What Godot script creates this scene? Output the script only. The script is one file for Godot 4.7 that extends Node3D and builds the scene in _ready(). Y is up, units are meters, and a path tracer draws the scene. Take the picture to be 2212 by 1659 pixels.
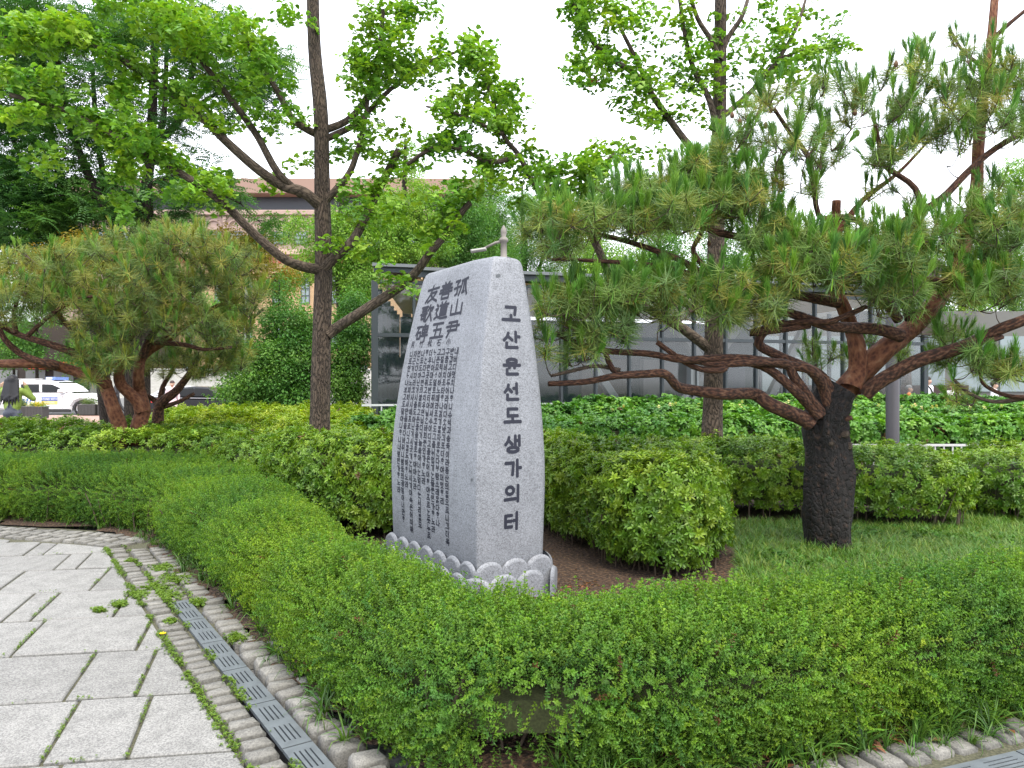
extends Node3D

const FP := 1628.0
const EYE := 1.5
var rng := RandomNumberGenerator.new()
var used := {}
var M := {}
var wobble := FastNoiseLite.new()
var patch := FastNoiseLite.new()

# many copies of one small mesh (leaves, needles, blades)
class Scatter:
	var buf := PackedFloat32Array()
	var n := 0
	func add(b: Basis, o: Vector3, c: Color) -> void:
		buf.append_array(PackedFloat32Array([b.x.x, b.y.x, b.z.x, o.x, b.x.y, b.y.y, b.z.y, o.y, b.x.z, b.y.z, b.z.z, o.z, c.r, c.g, c.b, 1.0]))
		n += 1

# ---------------------------------------------------------------- names and nodes
func numbered(called: String) -> String:
	if not used.has(called):
		used[called] = 0
		return called
	used[called] += 1
	return "%s_%03d" % [called, used[called]]

func thing(called: String, label: String, category: String, where := Vector3.ZERO, turn := 0.0, group := "") -> Node3D:
	var o := Node3D.new()
	o.name = numbered(called)
	add_child(o)
	o.position = where
	o.rotation.y = turn
	o.set_meta("label", label)
	o.set_meta("category", category)
	if group:
		o.set_meta("group", group)
	return o

func structure(called: String, label := "") -> Node3D:
	var o := Node3D.new()
	o.name = numbered(called)
	add_child(o)
	o.set_meta("kind", "structure")
	if label:
		o.set_meta("label", label)
	return o

func part(called: String, m: Mesh, material: Material, parent: Node, stuff := false) -> MeshInstance3D:
	var o := MeshInstance3D.new()
	o.name = called
	o.mesh = m
	o.material_override = material
	parent.add_child(o, true)
	if stuff:
		o.set_meta("kind", "stuff")
	return o

func done(called: String, st: SurfaceTool, material: Material, parent: Node, stuff := false, smooth := true) -> MeshInstance3D:
	if smooth:
		st.generate_normals()
	return part(called, st.commit(), material, parent, stuff)

func scatter(called: String, s: Scatter, m: Mesh, material: Material, parent: Node) -> MultiMeshInstance3D:
	var mm := MultiMesh.new()
	mm.transform_format = MultiMesh.TRANSFORM_3D
	mm.use_colors = true
	mm.mesh = m
	mm.instance_count = s.n
	mm.buffer = s.buf
	var o := MultiMeshInstance3D.new()
	o.name = called
	o.multimesh = mm
	o.material_override = material
	parent.add_child(o, true)
	o.set_meta("kind", "stuff")
	return o

func begin(smooth := true) -> SurfaceTool:
	var st := SurfaceTool.new()
	st.begin(Mesh.PRIMITIVE_TRIANGLES)
	st.set_smooth_group(0 if smooth else -1)
	return st

# ---------------------------------------------------------------- places
func at(x: float, y: float, d: float) -> Vector3:
	return Vector3((x - 1106.0) / FP * d, EYE - (y - 829.5) / FP * d, -d)

func gauss(s := 1.0) -> float:
	return rng.randfn(0.0, s)

func vrand() -> Vector3:
	return Vector3(rng.randfn(), rng.randfn(), rng.randfn()).normalized()

func frame(dir: Vector3, roll: float, s: float) -> Basis:
	var y := dir.normalized()
	var x := y.cross(Vector3.FORWARD if absf(y.z) < 0.9 else Vector3.RIGHT).normalized().rotated(y, roll)
	return Basis(x * s, y * s, x.cross(y) * s)

func trace(p: Array, d0: float, d1: float) -> Array:
	var out := []
	var n := p.size() / 2
	for i in n:
		var f := float(i) / maxf(1.0, n - 1)
		var d := lerpf(d0, d1, f)
		if i > 0 and i < n - 1:
			d += gauss(0.05)
		out.append(at(p[2 * i], p[2 * i + 1], d))
	return out

# ---------------------------------------------------------------- meshes
func tri(st: SurfaceTool, a: Vector3, b: Vector3, c: Vector3) -> void:
	st.add_vertex(a)
	st.add_vertex(b)
	st.add_vertex(c)

func quad(st: SurfaceTool, a: Vector3, b: Vector3, c: Vector3, d: Vector3) -> void:
	tri(st, a, b, c)
	tri(st, a, c, d)

# a box with bevelled edges
func box(st: SurfaceTool, c: Vector3, s: Vector3, bev := 0.0, b := Basis()) -> void:
	var h := s * 0.5
	if bev <= 0.0:
		for ax in 3:
			for sg in [-1.0, 1.0]:
				var n := Vector3.ZERO
				n[ax] = sg
				var u := Vector3.ZERO
				u[(ax + 1) % 3] = 1.0
				var v := n.cross(u)
				var o := c + b * (n * h)
				quad(st, o + b * ((-u - v) * h), o + b * ((-u + v) * h), o + b * ((u + v) * h), o + b * ((u - v) * h))
		return
	var hz := h.z
	prism(st, [Vector2(-h.x, -h.y), Vector2(h.x, -h.y), Vector2(h.x, h.y), Vector2(-h.x, h.y)], -hz, hz, minf(bev, minf(h.x, minf(h.y, hz)) * 0.9), Transform3D(b, c))

func smooth_path(p: Array, r: Array, sub: int) -> Array:
	var P := []
	var R := []
	for i in p.size() - 1:
		var a: Vector3 = p[maxi(i - 1, 0)]
		var b: Vector3 = p[i]
		var c: Vector3 = p[i + 1]
		var d: Vector3 = p[mini(i + 2, p.size() - 1)]
		for k in sub:
			var t := float(k) / sub
			P.append(b.cubic_interpolate(c, a, d, t))
			R.append(lerpf(r[i], r[i + 1], t))
	P.append(p[-1])
	R.append(r[-1])
	return [P, R]

# a limb: rings along a path, with uv for bark (u around, v in metres)
func tube(st: SurfaceTool, P: Array, R: Array, sides: int, rough := 0.0, cap := true) -> void:
	var rings := []
	var x := Vector3.ZERO
	var v := 0.0
	for i in P.size():
		var t: Vector3 = (P[mini(i + 1, P.size() - 1)] - P[maxi(i - 1, 0)]).normalized()
		if i == 0:
			x = t.cross(Vector3.FORWARD if absf(t.z) < 0.8 else Vector3.RIGHT).normalized()
		else:
			x = (x - t * x.dot(t)).normalized()
			v += (P[i] - P[i - 1]).length()
		var y := t.cross(x)
		var ring := []
		for k in sides + 1:
			var a := TAU * (k % sides) / sides
			var rr: float = R[i]
			if rough > 0.0:
				rr *= 1.0 + rough * wobble.get_noise_3d(P[i].x * 9.0 + cos(a) * 1.6 * 9.0, P[i].y * 4.0 + 31.0, P[i].z * 9.0 + sin(a) * 1.6 * 9.0)
			ring.append(P[i] + (x * cos(a) + y * sin(a)) * rr)
		rings.append([ring, v])
	for i in P.size() - 1:
		var q0: Array = rings[i][0]
		var q1: Array = rings[i + 1][0]
		for k in sides:
			var u0 := float(k) / sides
			var u1 := float(k + 1) / sides
			for e in [[q0[k], u0, rings[i][1]], [q1[k + 1], u1, rings[i + 1][1]], [q0[k + 1], u1, rings[i][1]], [q0[k], u0, rings[i][1]], [q1[k], u0, rings[i + 1][1]], [q1[k + 1], u1, rings[i + 1][1]]]:
				st.set_uv(Vector2(e[1], e[2]))
				st.add_vertex(e[0])
	if cap:
		var n := P.size() - 1
		for k in sides:
			st.set_uv(Vector2(0.5, v))
			st.add_vertex(P[n])
			st.set_uv(Vector2(0.5, v + 0.02))
			st.add_vertex(rings[n][0][(k + 1) % sides])
			st.set_uv(Vector2(0.45, v + 0.02))
			st.add_vertex(rings[n][0][k])

# turned shapes: profile of (radius, height)
func lathe(st: SurfaceTool, c: Vector3, prof: Array, sides: int) -> void:
	for i in prof.size() - 1:
		for k in sides:
			var a := TAU * k / sides
			var e := TAU * ((k + 1) % sides) / sides
			var p := Vector3(cos(a), 0, sin(a))
			var q := Vector3(cos(e), 0, sin(e))
			var y0 := Vector3(0, prof[i].y, 0)
			var y1 := Vector3(0, prof[i + 1].y, 0)
			quad(st, c + p * prof[i].x + y0, c + q * prof[i].x + y0, c + q * prof[i + 1].x + y1, c + p * prof[i + 1].x + y1)

# an outline in x and y, thick along z, its rim bevelled
func prism(st: SurfaceTool, poly: Array, z0: float, z1: float, bev := 0.0, b := Transform3D()) -> void:
	var pv := PackedVector2Array(poly)
	if Geometry2D.is_polygon_clockwise(pv):
		pv.reverse()
	var n := pv.size()
	var ins := PackedVector2Array()
	for i in n:
		var e0 := (pv[i] - pv[(i + n - 1) % n]).normalized()
		var e1 := (pv[(i + 1) % n] - pv[i]).normalized()
		var n0 := Vector2(-e0.y, e0.x)
		var n1 := Vector2(-e1.y, e1.x)
		var m := (n0 + n1).normalized()
		ins.append(pv[i] + m * bev / maxf(0.5, m.dot(n0)))
	var rings := [[pv, z0 + bev], [pv, z1 - bev]] if bev <= 0.0 else [[ins, z0], [pv, z0 + bev], [pv, z1 - bev], [ins, z1]]
	for r in rings.size() - 1:
		for i in n:
			var j := (i + 1) % n
			var A: PackedVector2Array = rings[r][0]
			var B: PackedVector2Array = rings[r + 1][0]
			quad(st, b * Vector3(A[i].x, A[i].y, rings[r][1]), b * Vector3(B[i].x, B[i].y, rings[r + 1][1]), b * Vector3(B[j].x, B[j].y, rings[r + 1][1]), b * Vector3(A[j].x, A[j].y, rings[r][1]))
	var face: PackedVector2Array = ins if bev > 0.0 else pv
	var idx := Geometry2D.triangulate_polygon(face)
	for k in range(0, idx.size(), 3):
		var p := face[idx[k]]
		var q := face[idx[k + 1]]
		var s := face[idx[k + 2]]
		if (q - p).cross(s - p) < 0.0:
			var w := q
			q = s
			s = w
		tri(st, b * Vector3(p.x, p.y, z1), b * Vector3(s.x, s.y, z1), b * Vector3(q.x, q.y, z1))
		tri(st, b * Vector3(p.x, p.y, z0), b * Vector3(q.x, q.y, z0), b * Vector3(s.x, s.y, z0))

# an outline on the ground (x, depth), standing from y0 to y1, top edge bevelled
func plate(st: SurfaceTool, poly: Array, y0: float, y1: float, bev := 0.0) -> void:
	prism(st, poly, y0, y1, bev, Transform3D(Basis(Vector3.RIGHT, Vector3.FORWARD, Vector3.UP), Vector3.ZERO))

func poly2(p: Array) -> Array:
	var out := []
	for i in p.size() / 2:
		out.append(Vector2(p[2 * i], p[2 * i + 1]))
	return out

# ---------------------------------------------------------------- materials
func lin(r: float, g: float, b: float, a := 1.0) -> Color:
	var c := Color(r, g, b).linear_to_srgb()
	c.a = a
	return c

func plain(r: float, g: float, b: float, rough := 0.7, metal := 0.0) -> StandardMaterial3D:
	var m := StandardMaterial3D.new()
	m.albedo_color = lin(r, g, b)
	m.roughness = rough
	m.metallic = metal
	return m

func leafy(rough := 0.5, back := 0.5, gain := 1.0) -> StandardMaterial3D:
	var m := StandardMaterial3D.new()
	m.albedo_color = lin(gain * 0.98, gain, gain * 1.0)
	m.vertex_color_use_as_albedo = true
	m.roughness = rough
	m.cull_mode = BaseMaterial3D.CULL_DISABLED
	m.backlight_enabled = true
	m.backlight = Color(back, back, back * 0.6)
	return m

func painted(rough := 0.6) -> StandardMaterial3D:
	var m := StandardMaterial3D.new()
	m.vertex_color_use_as_albedo = true
	m.roughness = rough
	return m

func noise_tex(size: int, freq: float, kind: int, octaves: int, stops: Array, seed_ := 1, fractal := 1) -> NoiseTexture2D:
	var n := FastNoiseLite.new()
	n.noise_type = kind
	n.seed = seed_
	n.frequency = freq
	n.fractal_type = fractal
	n.fractal_octaves = octaves
	var t := NoiseTexture2D.new()
	t.width = size
	t.height = size
	t.seamless = true
	t.noise = n
	if stops:
		var g := Gradient.new()
		var off := PackedFloat32Array()
		var col := PackedColorArray()
		for s in stops:
			off.append(s[0])
			col.append(lin(s[1], s[2], s[3]))
		g.offsets = off
		g.colors = col
		t.color_ramp = g
	return t

func textured(albedo: Texture2D, scale: Vector3, rough: float, tri_planar := true, height: Texture2D = null, depth_cm := 0.0, tint := Color.WHITE) -> StandardMaterial3D:
	var m := StandardMaterial3D.new()
	m.albedo_texture = albedo
	m.albedo_color = tint
	m.roughness = rough
	m.uv1_scale = scale
	m.uv1_triplanar = tri_planar
	m.uv1_world_triplanar = tri_planar
	if height:
		m.heightmap_enabled = true
		m.heightmap_texture = height
		m.heightmap_scale = depth_cm
	return m

func over(m: StandardMaterial3D, detail: Texture2D, scale2: Vector3) -> StandardMaterial3D:
	m.detail_enabled = true
	m.detail_albedo = detail
	m.detail_blend_mode = BaseMaterial3D.BLEND_MODE_MUL
	m.detail_uv_layer = BaseMaterial3D.DETAIL_UV_2
	m.uv2_triplanar = true
	m.uv2_world_triplanar = true
	m.uv2_scale = scale2
	return m

func materials() -> void:
	var S := FastNoiseLite.TYPE_SIMPLEX_SMOOTH
	var V := FastNoiseLite.TYPE_VALUE
	var mottle := noise_tex(512, 0.012, S, 5, [[0.0, 0.72, 0.72, 0.72], [0.5, 0.9, 0.9, 0.9], [1.0, 1.0, 1.0, 1.0]], 7)
	var speck := noise_tex(512, 0.33, V, 2, [[0.0, 0.18, 0.18, 0.19], [0.33, 0.30, 0.305, 0.32], [0.42, 0.46, 0.475, 0.50], [0.58, 0.52, 0.53, 0.56], [0.7, 0.62, 0.63, 0.65], [1.0, 0.78, 0.78, 0.8]], 3)
	var speck_h := noise_tex(512, 0.33, V, 2, [], 3)
	M.granite = over(textured(speck, Vector3(1.25, 1.25, 1.25), 0.62, true, speck_h, 0.06, lin(0.52, 0.535, 0.565)), mottle, Vector3(0.5, 0.5, 0.5))
	var fine_speck := noise_tex(512, 0.36, V, 2, [[0.0, 0.26, 0.26, 0.26], [0.38, 0.36, 0.36, 0.36], [0.5, 0.5, 0.5, 0.49], [0.68, 0.58, 0.58, 0.57], [1.0, 0.7, 0.7, 0.69]], 4)
	M.slabs = []
	for k in 4:
		var t: float = [0.46, 0.51, 0.55, 0.48][k]
		M.slabs.append(over(textured(fine_speck, Vector3(1.1, 1.1, 1.1) * (1.0 + 0.1 * k), 0.85, true, speck_h, 0.08, lin(t, t * 0.99, t * 0.965)), mottle, Vector3(0.7 + 0.2 * k, 0.6, 0.9 - 0.1 * k)))
	M.cobbles = []
	for k in 4:
		var t: float = [0.36, 0.43, 0.49, 0.4][k]
		M.cobbles.append(over(textured(fine_speck, Vector3(1.2, 1.2, 1.2), 0.9, true, noise_tex(256, 0.05, S, 4, [], 20 + k), 0.4, lin(t, t * 0.97, t * 0.9)), mottle, Vector3(2.0, 2.0, 2.0)))
	var soil := noise_tex(512, 0.06, S, 5, [[0.0, 0.012, 0.008, 0.005], [0.4, 0.045, 0.024, 0.014], [0.62, 0.085, 0.05, 0.028], [0.8, 0.16, 0.095, 0.05], [1.0, 0.22, 0.15, 0.09]], 11)
	M.soil = textured(soil, Vector3(0.8, 0.8, 0.8), 0.95, true, noise_tex(512, 0.06, S, 5, [], 11), 3.0)
	M.turf = textured(noise_tex(512, 0.05, S, 5, [[0.0, 0.03, 0.022, 0.01], [0.45, 0.06, 0.05, 0.02], [0.7, 0.06, 0.085, 0.02], [1.0, 0.10, 0.09, 0.04]], 12), Vector3(0.9, 0.9, 0.9), 0.95)
	M.joint = textured(noise_tex(512, 0.07, S, 4, [[0.0, 0.03, 0.03, 0.018], [0.5, 0.075, 0.075, 0.045], [1.0, 0.15, 0.14, 0.09]], 13), Vector3(1.5, 1.5, 1.5), 0.95)
	M.asphalt = textured(noise_tex(512, 0.2, S, 3, [[0.0, 0.035, 0.035, 0.037], [0.5, 0.055, 0.055, 0.058], [1.0, 0.09, 0.09, 0.09]], 14), Vector3(0.5, 0.5, 0.5), 0.9)
	M.plaza = over(textured(speck, Vector3(0.5, 0.5, 0.5), 0.9, true, null, 0.0, lin(0.4, 0.39, 0.37)), mottle, Vector3(0.2, 0.2, 0.2))
	M.bricks = textured(noise_tex(512, 0.09, V, 2, [[0.0, 0.22, 0.13, 0.10], [0.5, 0.34, 0.21, 0.17], [1.0, 0.44, 0.31, 0.26]], 15), Vector3(0.6, 0.6, 0.6), 0.9)
	# bark
	var ridge := noise_tex(512, 0.018, S, 4, [[0.0, 0.22, 0.17, 0.13], [0.45, 0.155, 0.115, 0.085], [0.72, 0.07, 0.05, 0.036], [1.0, 0.022, 0.015, 0.011]], 21, FastNoiseLite.FRACTAL_RIDGED)
	var ridge_h := noise_tex(512, 0.018, S, 4, [[0.0, 1, 1, 1], [0.5, 0.6, 0.6, 0.6], [1.0, 0.0, 0.0, 0.0]], 21, FastNoiseLite.FRACTAL_RIDGED)
	M.ginkgo_bark = textured(ridge, Vector3(1.6, 0.8, 1.0), 0.92, false, ridge_h, 2.0, lin(0.5, 0.485, 0.465))
	M.ginkgo_limb = textured(ridge, Vector3(0.8, 0.9, 1.0), 0.92, false, ridge_h, 0.6, lin(0.62, 0.62, 0.6))
	M.dark_bark = textured(ridge, Vector3(1.0, 0.6, 1.0), 0.95, false, ridge_h, 2.0, lin(0.24, 0.235, 0.23))
	M.grey_bark = textured(ridge, Vector3(1.0, 0.6, 1.0), 0.95, false, ridge_h, 1.0, lin(0.62, 0.62, 0.6))
	var plates := noise_tex(512, 0.022, FastNoiseLite.TYPE_CELLULAR, 3, [[0.0, 0.05, 0.018, 0.01], [0.35, 0.17, 0.062, 0.03], [0.65, 0.27, 0.12, 0.06], [1.0, 0.36, 0.22, 0.14]], 22)
	var plates_h := noise_tex(512, 0.022, FastNoiseLite.TYPE_CELLULAR, 3, [], 22)
	M.pine_bark = textured(plates, Vector3(1.0, 1.1, 1.0), 0.88, false, plates_h, 1.0, lin(0.66, 0.62, 0.58))
	M.pine_limb = textured(noise_tex(512, 0.02, S, 5, [[0.0, 0.02, 0.011, 0.008], [0.42, 0.075, 0.035, 0.022], [0.6, 0.16, 0.068, 0.038], [0.8, 0.23, 0.13, 0.08], [1.0, 0.3, 0.2, 0.14]], 23), Vector3(1.0, 1.6, 1.0), 0.9, false, plates_h, 0.6, lin(0.6, 0.57, 0.55))
	M.pine_twig = textured(noise_tex(256, 0.02, S, 4, [[0.0, 0.03, 0.022, 0.017], [0.5, 0.07, 0.05, 0.036], [1.0, 0.16, 0.11, 0.075]], 24), Vector3(1.0, 2.0, 1.0), 0.92, false)
	M.charred = textured(noise_tex(512, 0.022, S, 5, [[0.0, 0.006, 0.005, 0.005], [0.5, 0.009, 0.007, 0.0065], [0.7, 0.018, 0.012, 0.01], [0.86, 0.05, 0.028, 0.018], [1.0, 0.11, 0.075, 0.05]], 25), Vector3(2.0, 1.1, 1.0), 0.82, false, ridge_h, 1.6)
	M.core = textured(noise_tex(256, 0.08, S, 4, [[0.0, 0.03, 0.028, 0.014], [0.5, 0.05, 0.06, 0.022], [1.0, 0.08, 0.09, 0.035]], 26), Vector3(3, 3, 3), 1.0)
	M.stem = plain(0.085, 0.062, 0.042, 0.9)
	M.leaf = leafy(0.55, 0.9, 2.0)
	M.gloss_leaf = leafy(0.45, 0.8, 2.05)
	M.needle = leafy(0.6, 0.7, 1.75)
	M.blade = leafy(0.5, 0.8, 1.8)
	M.paint = painted(0.6)
	M.ink = plain(0.012, 0.014, 0.028, 0.65)
	M.steel = plain(0.045, 0.055, 0.062, 0.45, 0.3)
	M.roof_metal = plain(0.16, 0.175, 0.185, 0.5, 0.3)
	M.zinc = over(plain(0.14, 0.16, 0.175, 0.55, 0.15), mottle, Vector3(1.5, 1.5, 1.5))
	M.dark = plain(0.008, 0.008, 0.009, 0.9)
	M.pole = plain(0.085, 0.08, 0.092, 0.5, 0.2)
	M.white = plain(0.7, 0.7, 0.7, 0.35)
	M.rubber = plain(0.015, 0.015, 0.016, 0.8)
	M.chrome = plain(0.5, 0.5, 0.52, 0.3, 0.8)
	M.brown_sign = plain(0.06, 0.042, 0.036, 0.6)
	M.glass = plain(0.012, 0.03, 0.034, 0.04)
	M.glass.transparency = BaseMaterial3D.TRANSPARENCY_ALPHA
	M.glass.albedo_color = lin(0.012, 0.035, 0.042, 0.12)
	M.dark_glass = plain(0.012, 0.014, 0.017, 0.08)
	M.window_glass = plain(0.22, 0.27, 0.28, 0.1)
# ---------------------------------------------------------------- leaves
# a folded leaf blade from base o along d, up side n
func leaf(st: SurfaceTool, o: Vector3, d: Vector3, n: Vector3, l: float, w: float, c: Color, fold := 0.25, fine := false) -> void:
	d = d.normalized()
	var s := d.cross(n).normalized()
	n = s.cross(d)
	st.set_color(c)
	var tip := o + d * l - n * l * 0.12
	if not fine:
		var m := o + d * l * 0.5
		var a := m + s * w * 0.5 + n * w * fold
		var b := m - s * w * 0.5 + n * w * fold
		tri(st, o, tip, a)
		tri(st, o, b, tip)
		return
	var m1 := o + d * l * 0.38
	var m2 := o + d * l * 0.72 - n * l * 0.04
	var a1 := m1 + s * w * 0.46 + n * w * fold
	var a2 := m2 + s * w * 0.42 + n * w * fold * 0.8
	var b1 := m1 - s * w * 0.46 + n * w * fold
	var b2 := m2 - s * w * 0.42 + n * w * fold * 0.8
	tri(st, o, m1, a1)
	tri(st, o, b1, m1)
	quad(st, m1, m2, a2, a1)
	quad(st, b1, b2, m2, m1)
	tri(st, m2, tip, a2)
	tri(st, b2, tip, m2)

func vary(c: Color, s := 0.18) -> Color:
	var f := 1.0 + gauss(s)
	return Color(clampf(c.r * f * (1.0 + gauss(s * 0.5)), 0.004, 0.6), clampf(c.g * f, 0.006, 0.6), clampf(c.b * f, 0.003, 0.4))

# boxwood: a twig with small paired leaves
func boxwood_sprig(k: int) -> Mesh:
	rng.seed = 100 + k
	var st := begin(false)
	var bend := Vector3(gauss(0.25), 0, gauss(0.25))
	var p := Vector3.ZERO
	var d := Vector3.UP
	var n := 12
	for i in n:
		var q := p + d * 0.0115
		st.set_color(Color(0.13, 0.16, 0.04))
		quad(st, p + Vector3(0.0008, 0, 0), p - Vector3(0.0008, 0, 0), q - Vector3(0.0008, 0, 0), q + Vector3(0.0008, 0, 0))
		var f := float(i) / n
		var roll := i * PI * 0.5 + gauss(0.35)
		for s in 2:
			var out := Vector3(cos(roll + s * PI), 0.55 + gauss(0.25), sin(roll + s * PI))
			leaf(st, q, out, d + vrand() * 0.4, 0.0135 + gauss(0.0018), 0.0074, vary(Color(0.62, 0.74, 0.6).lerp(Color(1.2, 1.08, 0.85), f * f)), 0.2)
		p = q
		d = (d + bend * 0.12 + vrand() * 0.08).normalized()
	for s in 3:
		leaf(st, p, d + vrand() * 0.7, vrand(), 0.013, 0.007, vary(Color(1.35, 1.18, 0.8)), 0.2)
	st.generate_normals()
	return st.commit()

# azalea: a whorl of pointed leaves at the end of a shoot
func whorl(k: int, l: float, w: float, n: int, c0: Color, c1: Color, open := 0.5) -> Mesh:
	rng.seed = 200 + k
	var st := begin(true)
	var st_h := l * 0.9
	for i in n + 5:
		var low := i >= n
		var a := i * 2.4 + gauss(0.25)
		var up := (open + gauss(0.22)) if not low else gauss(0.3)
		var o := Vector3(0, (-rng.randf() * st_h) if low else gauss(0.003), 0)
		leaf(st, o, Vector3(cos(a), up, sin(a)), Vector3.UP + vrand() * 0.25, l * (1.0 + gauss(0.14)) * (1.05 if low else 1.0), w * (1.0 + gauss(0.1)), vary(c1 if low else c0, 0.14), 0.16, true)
	for i in 3:
		var a := i * 2.1
		leaf(st, Vector3(0, 0.002, 0), Vector3(cos(a) * 0.5, 1.0, sin(a) * 0.5), Vector3(-cos(a), 0.5, -sin(a)), l * 0.6, w * 0.55, vary(c0 * 1.25, 0.1), 0.2, true)
	st.generate_normals()
	return st.commit()

# ginkgo: a spur with fan leaves hanging on long stalks
func ginkgo_cluster(k: int) -> Mesh:
	rng.seed = 300 + k
	var st := begin(true)
	for i in 9:
		var a := i * 2.4 + gauss(0.3)
		var d := Vector3(cos(a), 0.5 + gauss(0.5), sin(a)).normalized()
		var e := Vector3.ZERO + d * (0.045 + rng.randf() * 0.03)
		var side := d.cross(Vector3.UP).normalized() * 0.0011
		st.set_color(Color(0.8, 1.0, 0.55))
		quad(st, -side, side, e + side, e - side)
		var hang := (d + Vector3(0, -0.75 + gauss(0.35), 0)).normalized()
		var n := (Vector3.UP + d * 0.6 + vrand() * 0.45).normalized()
		var s := hang.cross(n).normalized()
		n = s.cross(hang)
		var r := 0.056 * (1.0 + gauss(0.15))
		var c := vary(Color(1, 1, 1), 0.14)
		var prev := Vector3.ZERO
		var arc := 1.05
		for j in 7:
			var t := lerpf(-arc, arc, j / 6.0)
			var rr := r * (0.9 if j == 3 else 1.0) * (1.0 + 0.05 * cos(j * 2.7))
			var q := e + hang * cos(t) * rr + s * sin(t) * rr + n * (0.012 * cos(t * 3.0) + gauss(0.002))
			if j > 0:
				st.set_color(c * (0.93 if j % 2 == 0 else 1.05))
				tri(st, e, prev, q)
			prev = q
	st.generate_normals()
	return st.commit()

# pine: older needles spread round the twig, or this year's candle of upright needles
func needle_tuft(k: int, young: bool, n: int, l: float) -> Mesh:
	rng.seed = 400 + k
	var st := begin(false)
	for i in n:
		var f := rng.randf()
		var a := rng.randf() * TAU
		var o := Vector3(0, (0.02 + f * 0.09) if young else (-0.08 + f * 0.10), 0)
		var lean := (0.08 + 0.36 * rng.randf()) if young else (0.75 + 1.1 * rng.randf())
		var d := Vector3(cos(a) * sin(lean), cos(lean), sin(a) * sin(lean))
		if not young:
			d.y -= 0.1 * rng.randf()
		var ll := l * (0.55 + 0.2 * rng.randf() if young else 0.85 + 0.3 * rng.randf())
		var s := d.cross(vrand()).normalized()
		var w := 0.0027 if young else 0.0021
		var e := o + d * ll + Vector3(0, -ll * 0.08 if not young else 0.0, 0) + vrand() * 0.006
		var c := vary(Color(0.9, 1.1, 0.9) if young else Color(0.85, 0.85, 0.85), 0.15)
		if not young and rng.randf() < 0.08:
			c = vary(Color(2.0, 1.15, 0.7), 0.2)
		st.set_color(c)
		tri(st, o + s * w, o - s * w, e - s * w * 0.35)
		tri(st, o + s * w, e - s * w * 0.35, e + s * w * 0.35)
	# the shoot
	st.set_color(Color(1.6, 0.9, 0.6) if young else Color(1.2, 0.7, 0.5))
	for s in 3:
		var a := TAU * s / 3.0
		var b := TAU * (s + 1) / 3.0
		var r := 0.0035
		var h := 0.1 if young else 0.02
		quad(st, Vector3(cos(a) * r, -0.09, sin(a) * r), Vector3(cos(b) * r, -0.09, sin(b) * r), Vector3(cos(b) * r * 0.5, h, sin(b) * r * 0.5), Vector3(cos(a) * r * 0.5, h, sin(a) * r * 0.5))
	st.generate_normals()
	return st.commit()

# a pagoda tree's feathered leaves, five to a spray
func feather_spray(k: int) -> Mesh:
	rng.seed = 500 + k
	var st := begin(false)
	for f in 6:
		var a := f * 1.25 + gauss(0.3)
		var d := Vector3(cos(a), 0.15 + gauss(0.35), sin(a)).normalized()
		var o := vrand() * 0.03
		var side := d.cross(Vector3.UP).normalized()
		var l := 0.26 * (1.0 + gauss(0.15))
		var c := vary(Color(1, 1, 1), 0.15)
		for i in 7:
			var t := 0.2 + 0.8 * i / 6.0
			var p := o + d * l * t + Vector3(0, -l * t * t * 0.35, 0)
			for s in [-1.0, 1.0]:
				leaf(st, p, side * s + d * 0.45 + Vector3(0, -0.2, 0), Vector3.UP, 0.058 * (1.0 - 0.25 * absf(t - 0.5)), 0.024, vary(c, 0.08), 0.1)
		leaf(st, o + d * l + Vector3(0, -l * 0.35, 0), d, Vector3.UP, 0.05, 0.022, c, 0.1)
	st.generate_normals()
	return st.commit()

# a clump of plain leaves on a few twigs, for trees farther off
func leaf_clump(k: int, n: int, r: float, l: float, w: float, flat := 0.6) -> Mesh:
	rng.seed = 600 + k
	var st := begin(false)
	for i in n:
		var p := vrand() * r * pow(rng.randf(), 0.45)
		p.y *= flat
		leaf(st, p, p.normalized() + Vector3(0, -0.35, 0) + vrand() * 0.6, Vector3.UP + vrand() * 0.6, l * (1.0 + gauss(0.2)), w * (1.0 + gauss(0.15)), vary(Color(1, 1, 1), 0.2), 0.15)
	st.generate_normals()
	return st.commit()

func grass_clump(k: int, n: int, l: float, w: float, arch: float, c: Color) -> Mesh:
	rng.seed = 700 + k
	var st := begin(true)
	for i in n:
		var a := rng.randf() * TAU
		var d := Vector3(cos(a), 0, sin(a))
		var s := Vector3(-sin(a), 0, cos(a)) * w * 0.5
		var o := d * rng.randf() * 0.02
		var ll := l * (0.6 + 0.5 * rng.randf())
		var lean := 0.25 + rng.randf() * arch
		st.set_color(vary(c, 0.2))
		var p := o
		var h := Vector3.UP
		for j in 4:
			var q := p + (h * cos(lean * j * 0.6 + lean * 0.3) + d * sin(lean * j * 0.6 + lean * 0.3)) * ll * 0.25
			var f0 := 1.0 - 0.18 * j
			var f1 := 1.0 - 0.18 * (j + 1) if j < 3 else 0.08
			quad(st, p - s * f0, p + s * f0, q + s * f1, q - s * f1)
			p = q
	st.generate_normals()
	return st.commit()

# ---------------------------------------------------------------- clipped shrubs and hedges
func edge_distance(p: Vector2, poly: PackedVector2Array) -> Array:
	var best := 1e9
	var out := Vector2.ZERO
	for i in poly.size():
		var q := Geometry2D.get_closest_point_to_segment(p, poly[i], poly[(i + 1) % poly.size()])
		var d := p.distance_squared_to(q)
		if d < best:
			best = d
			out = q - p
	return [sqrt(best), out.normalized()]

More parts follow.
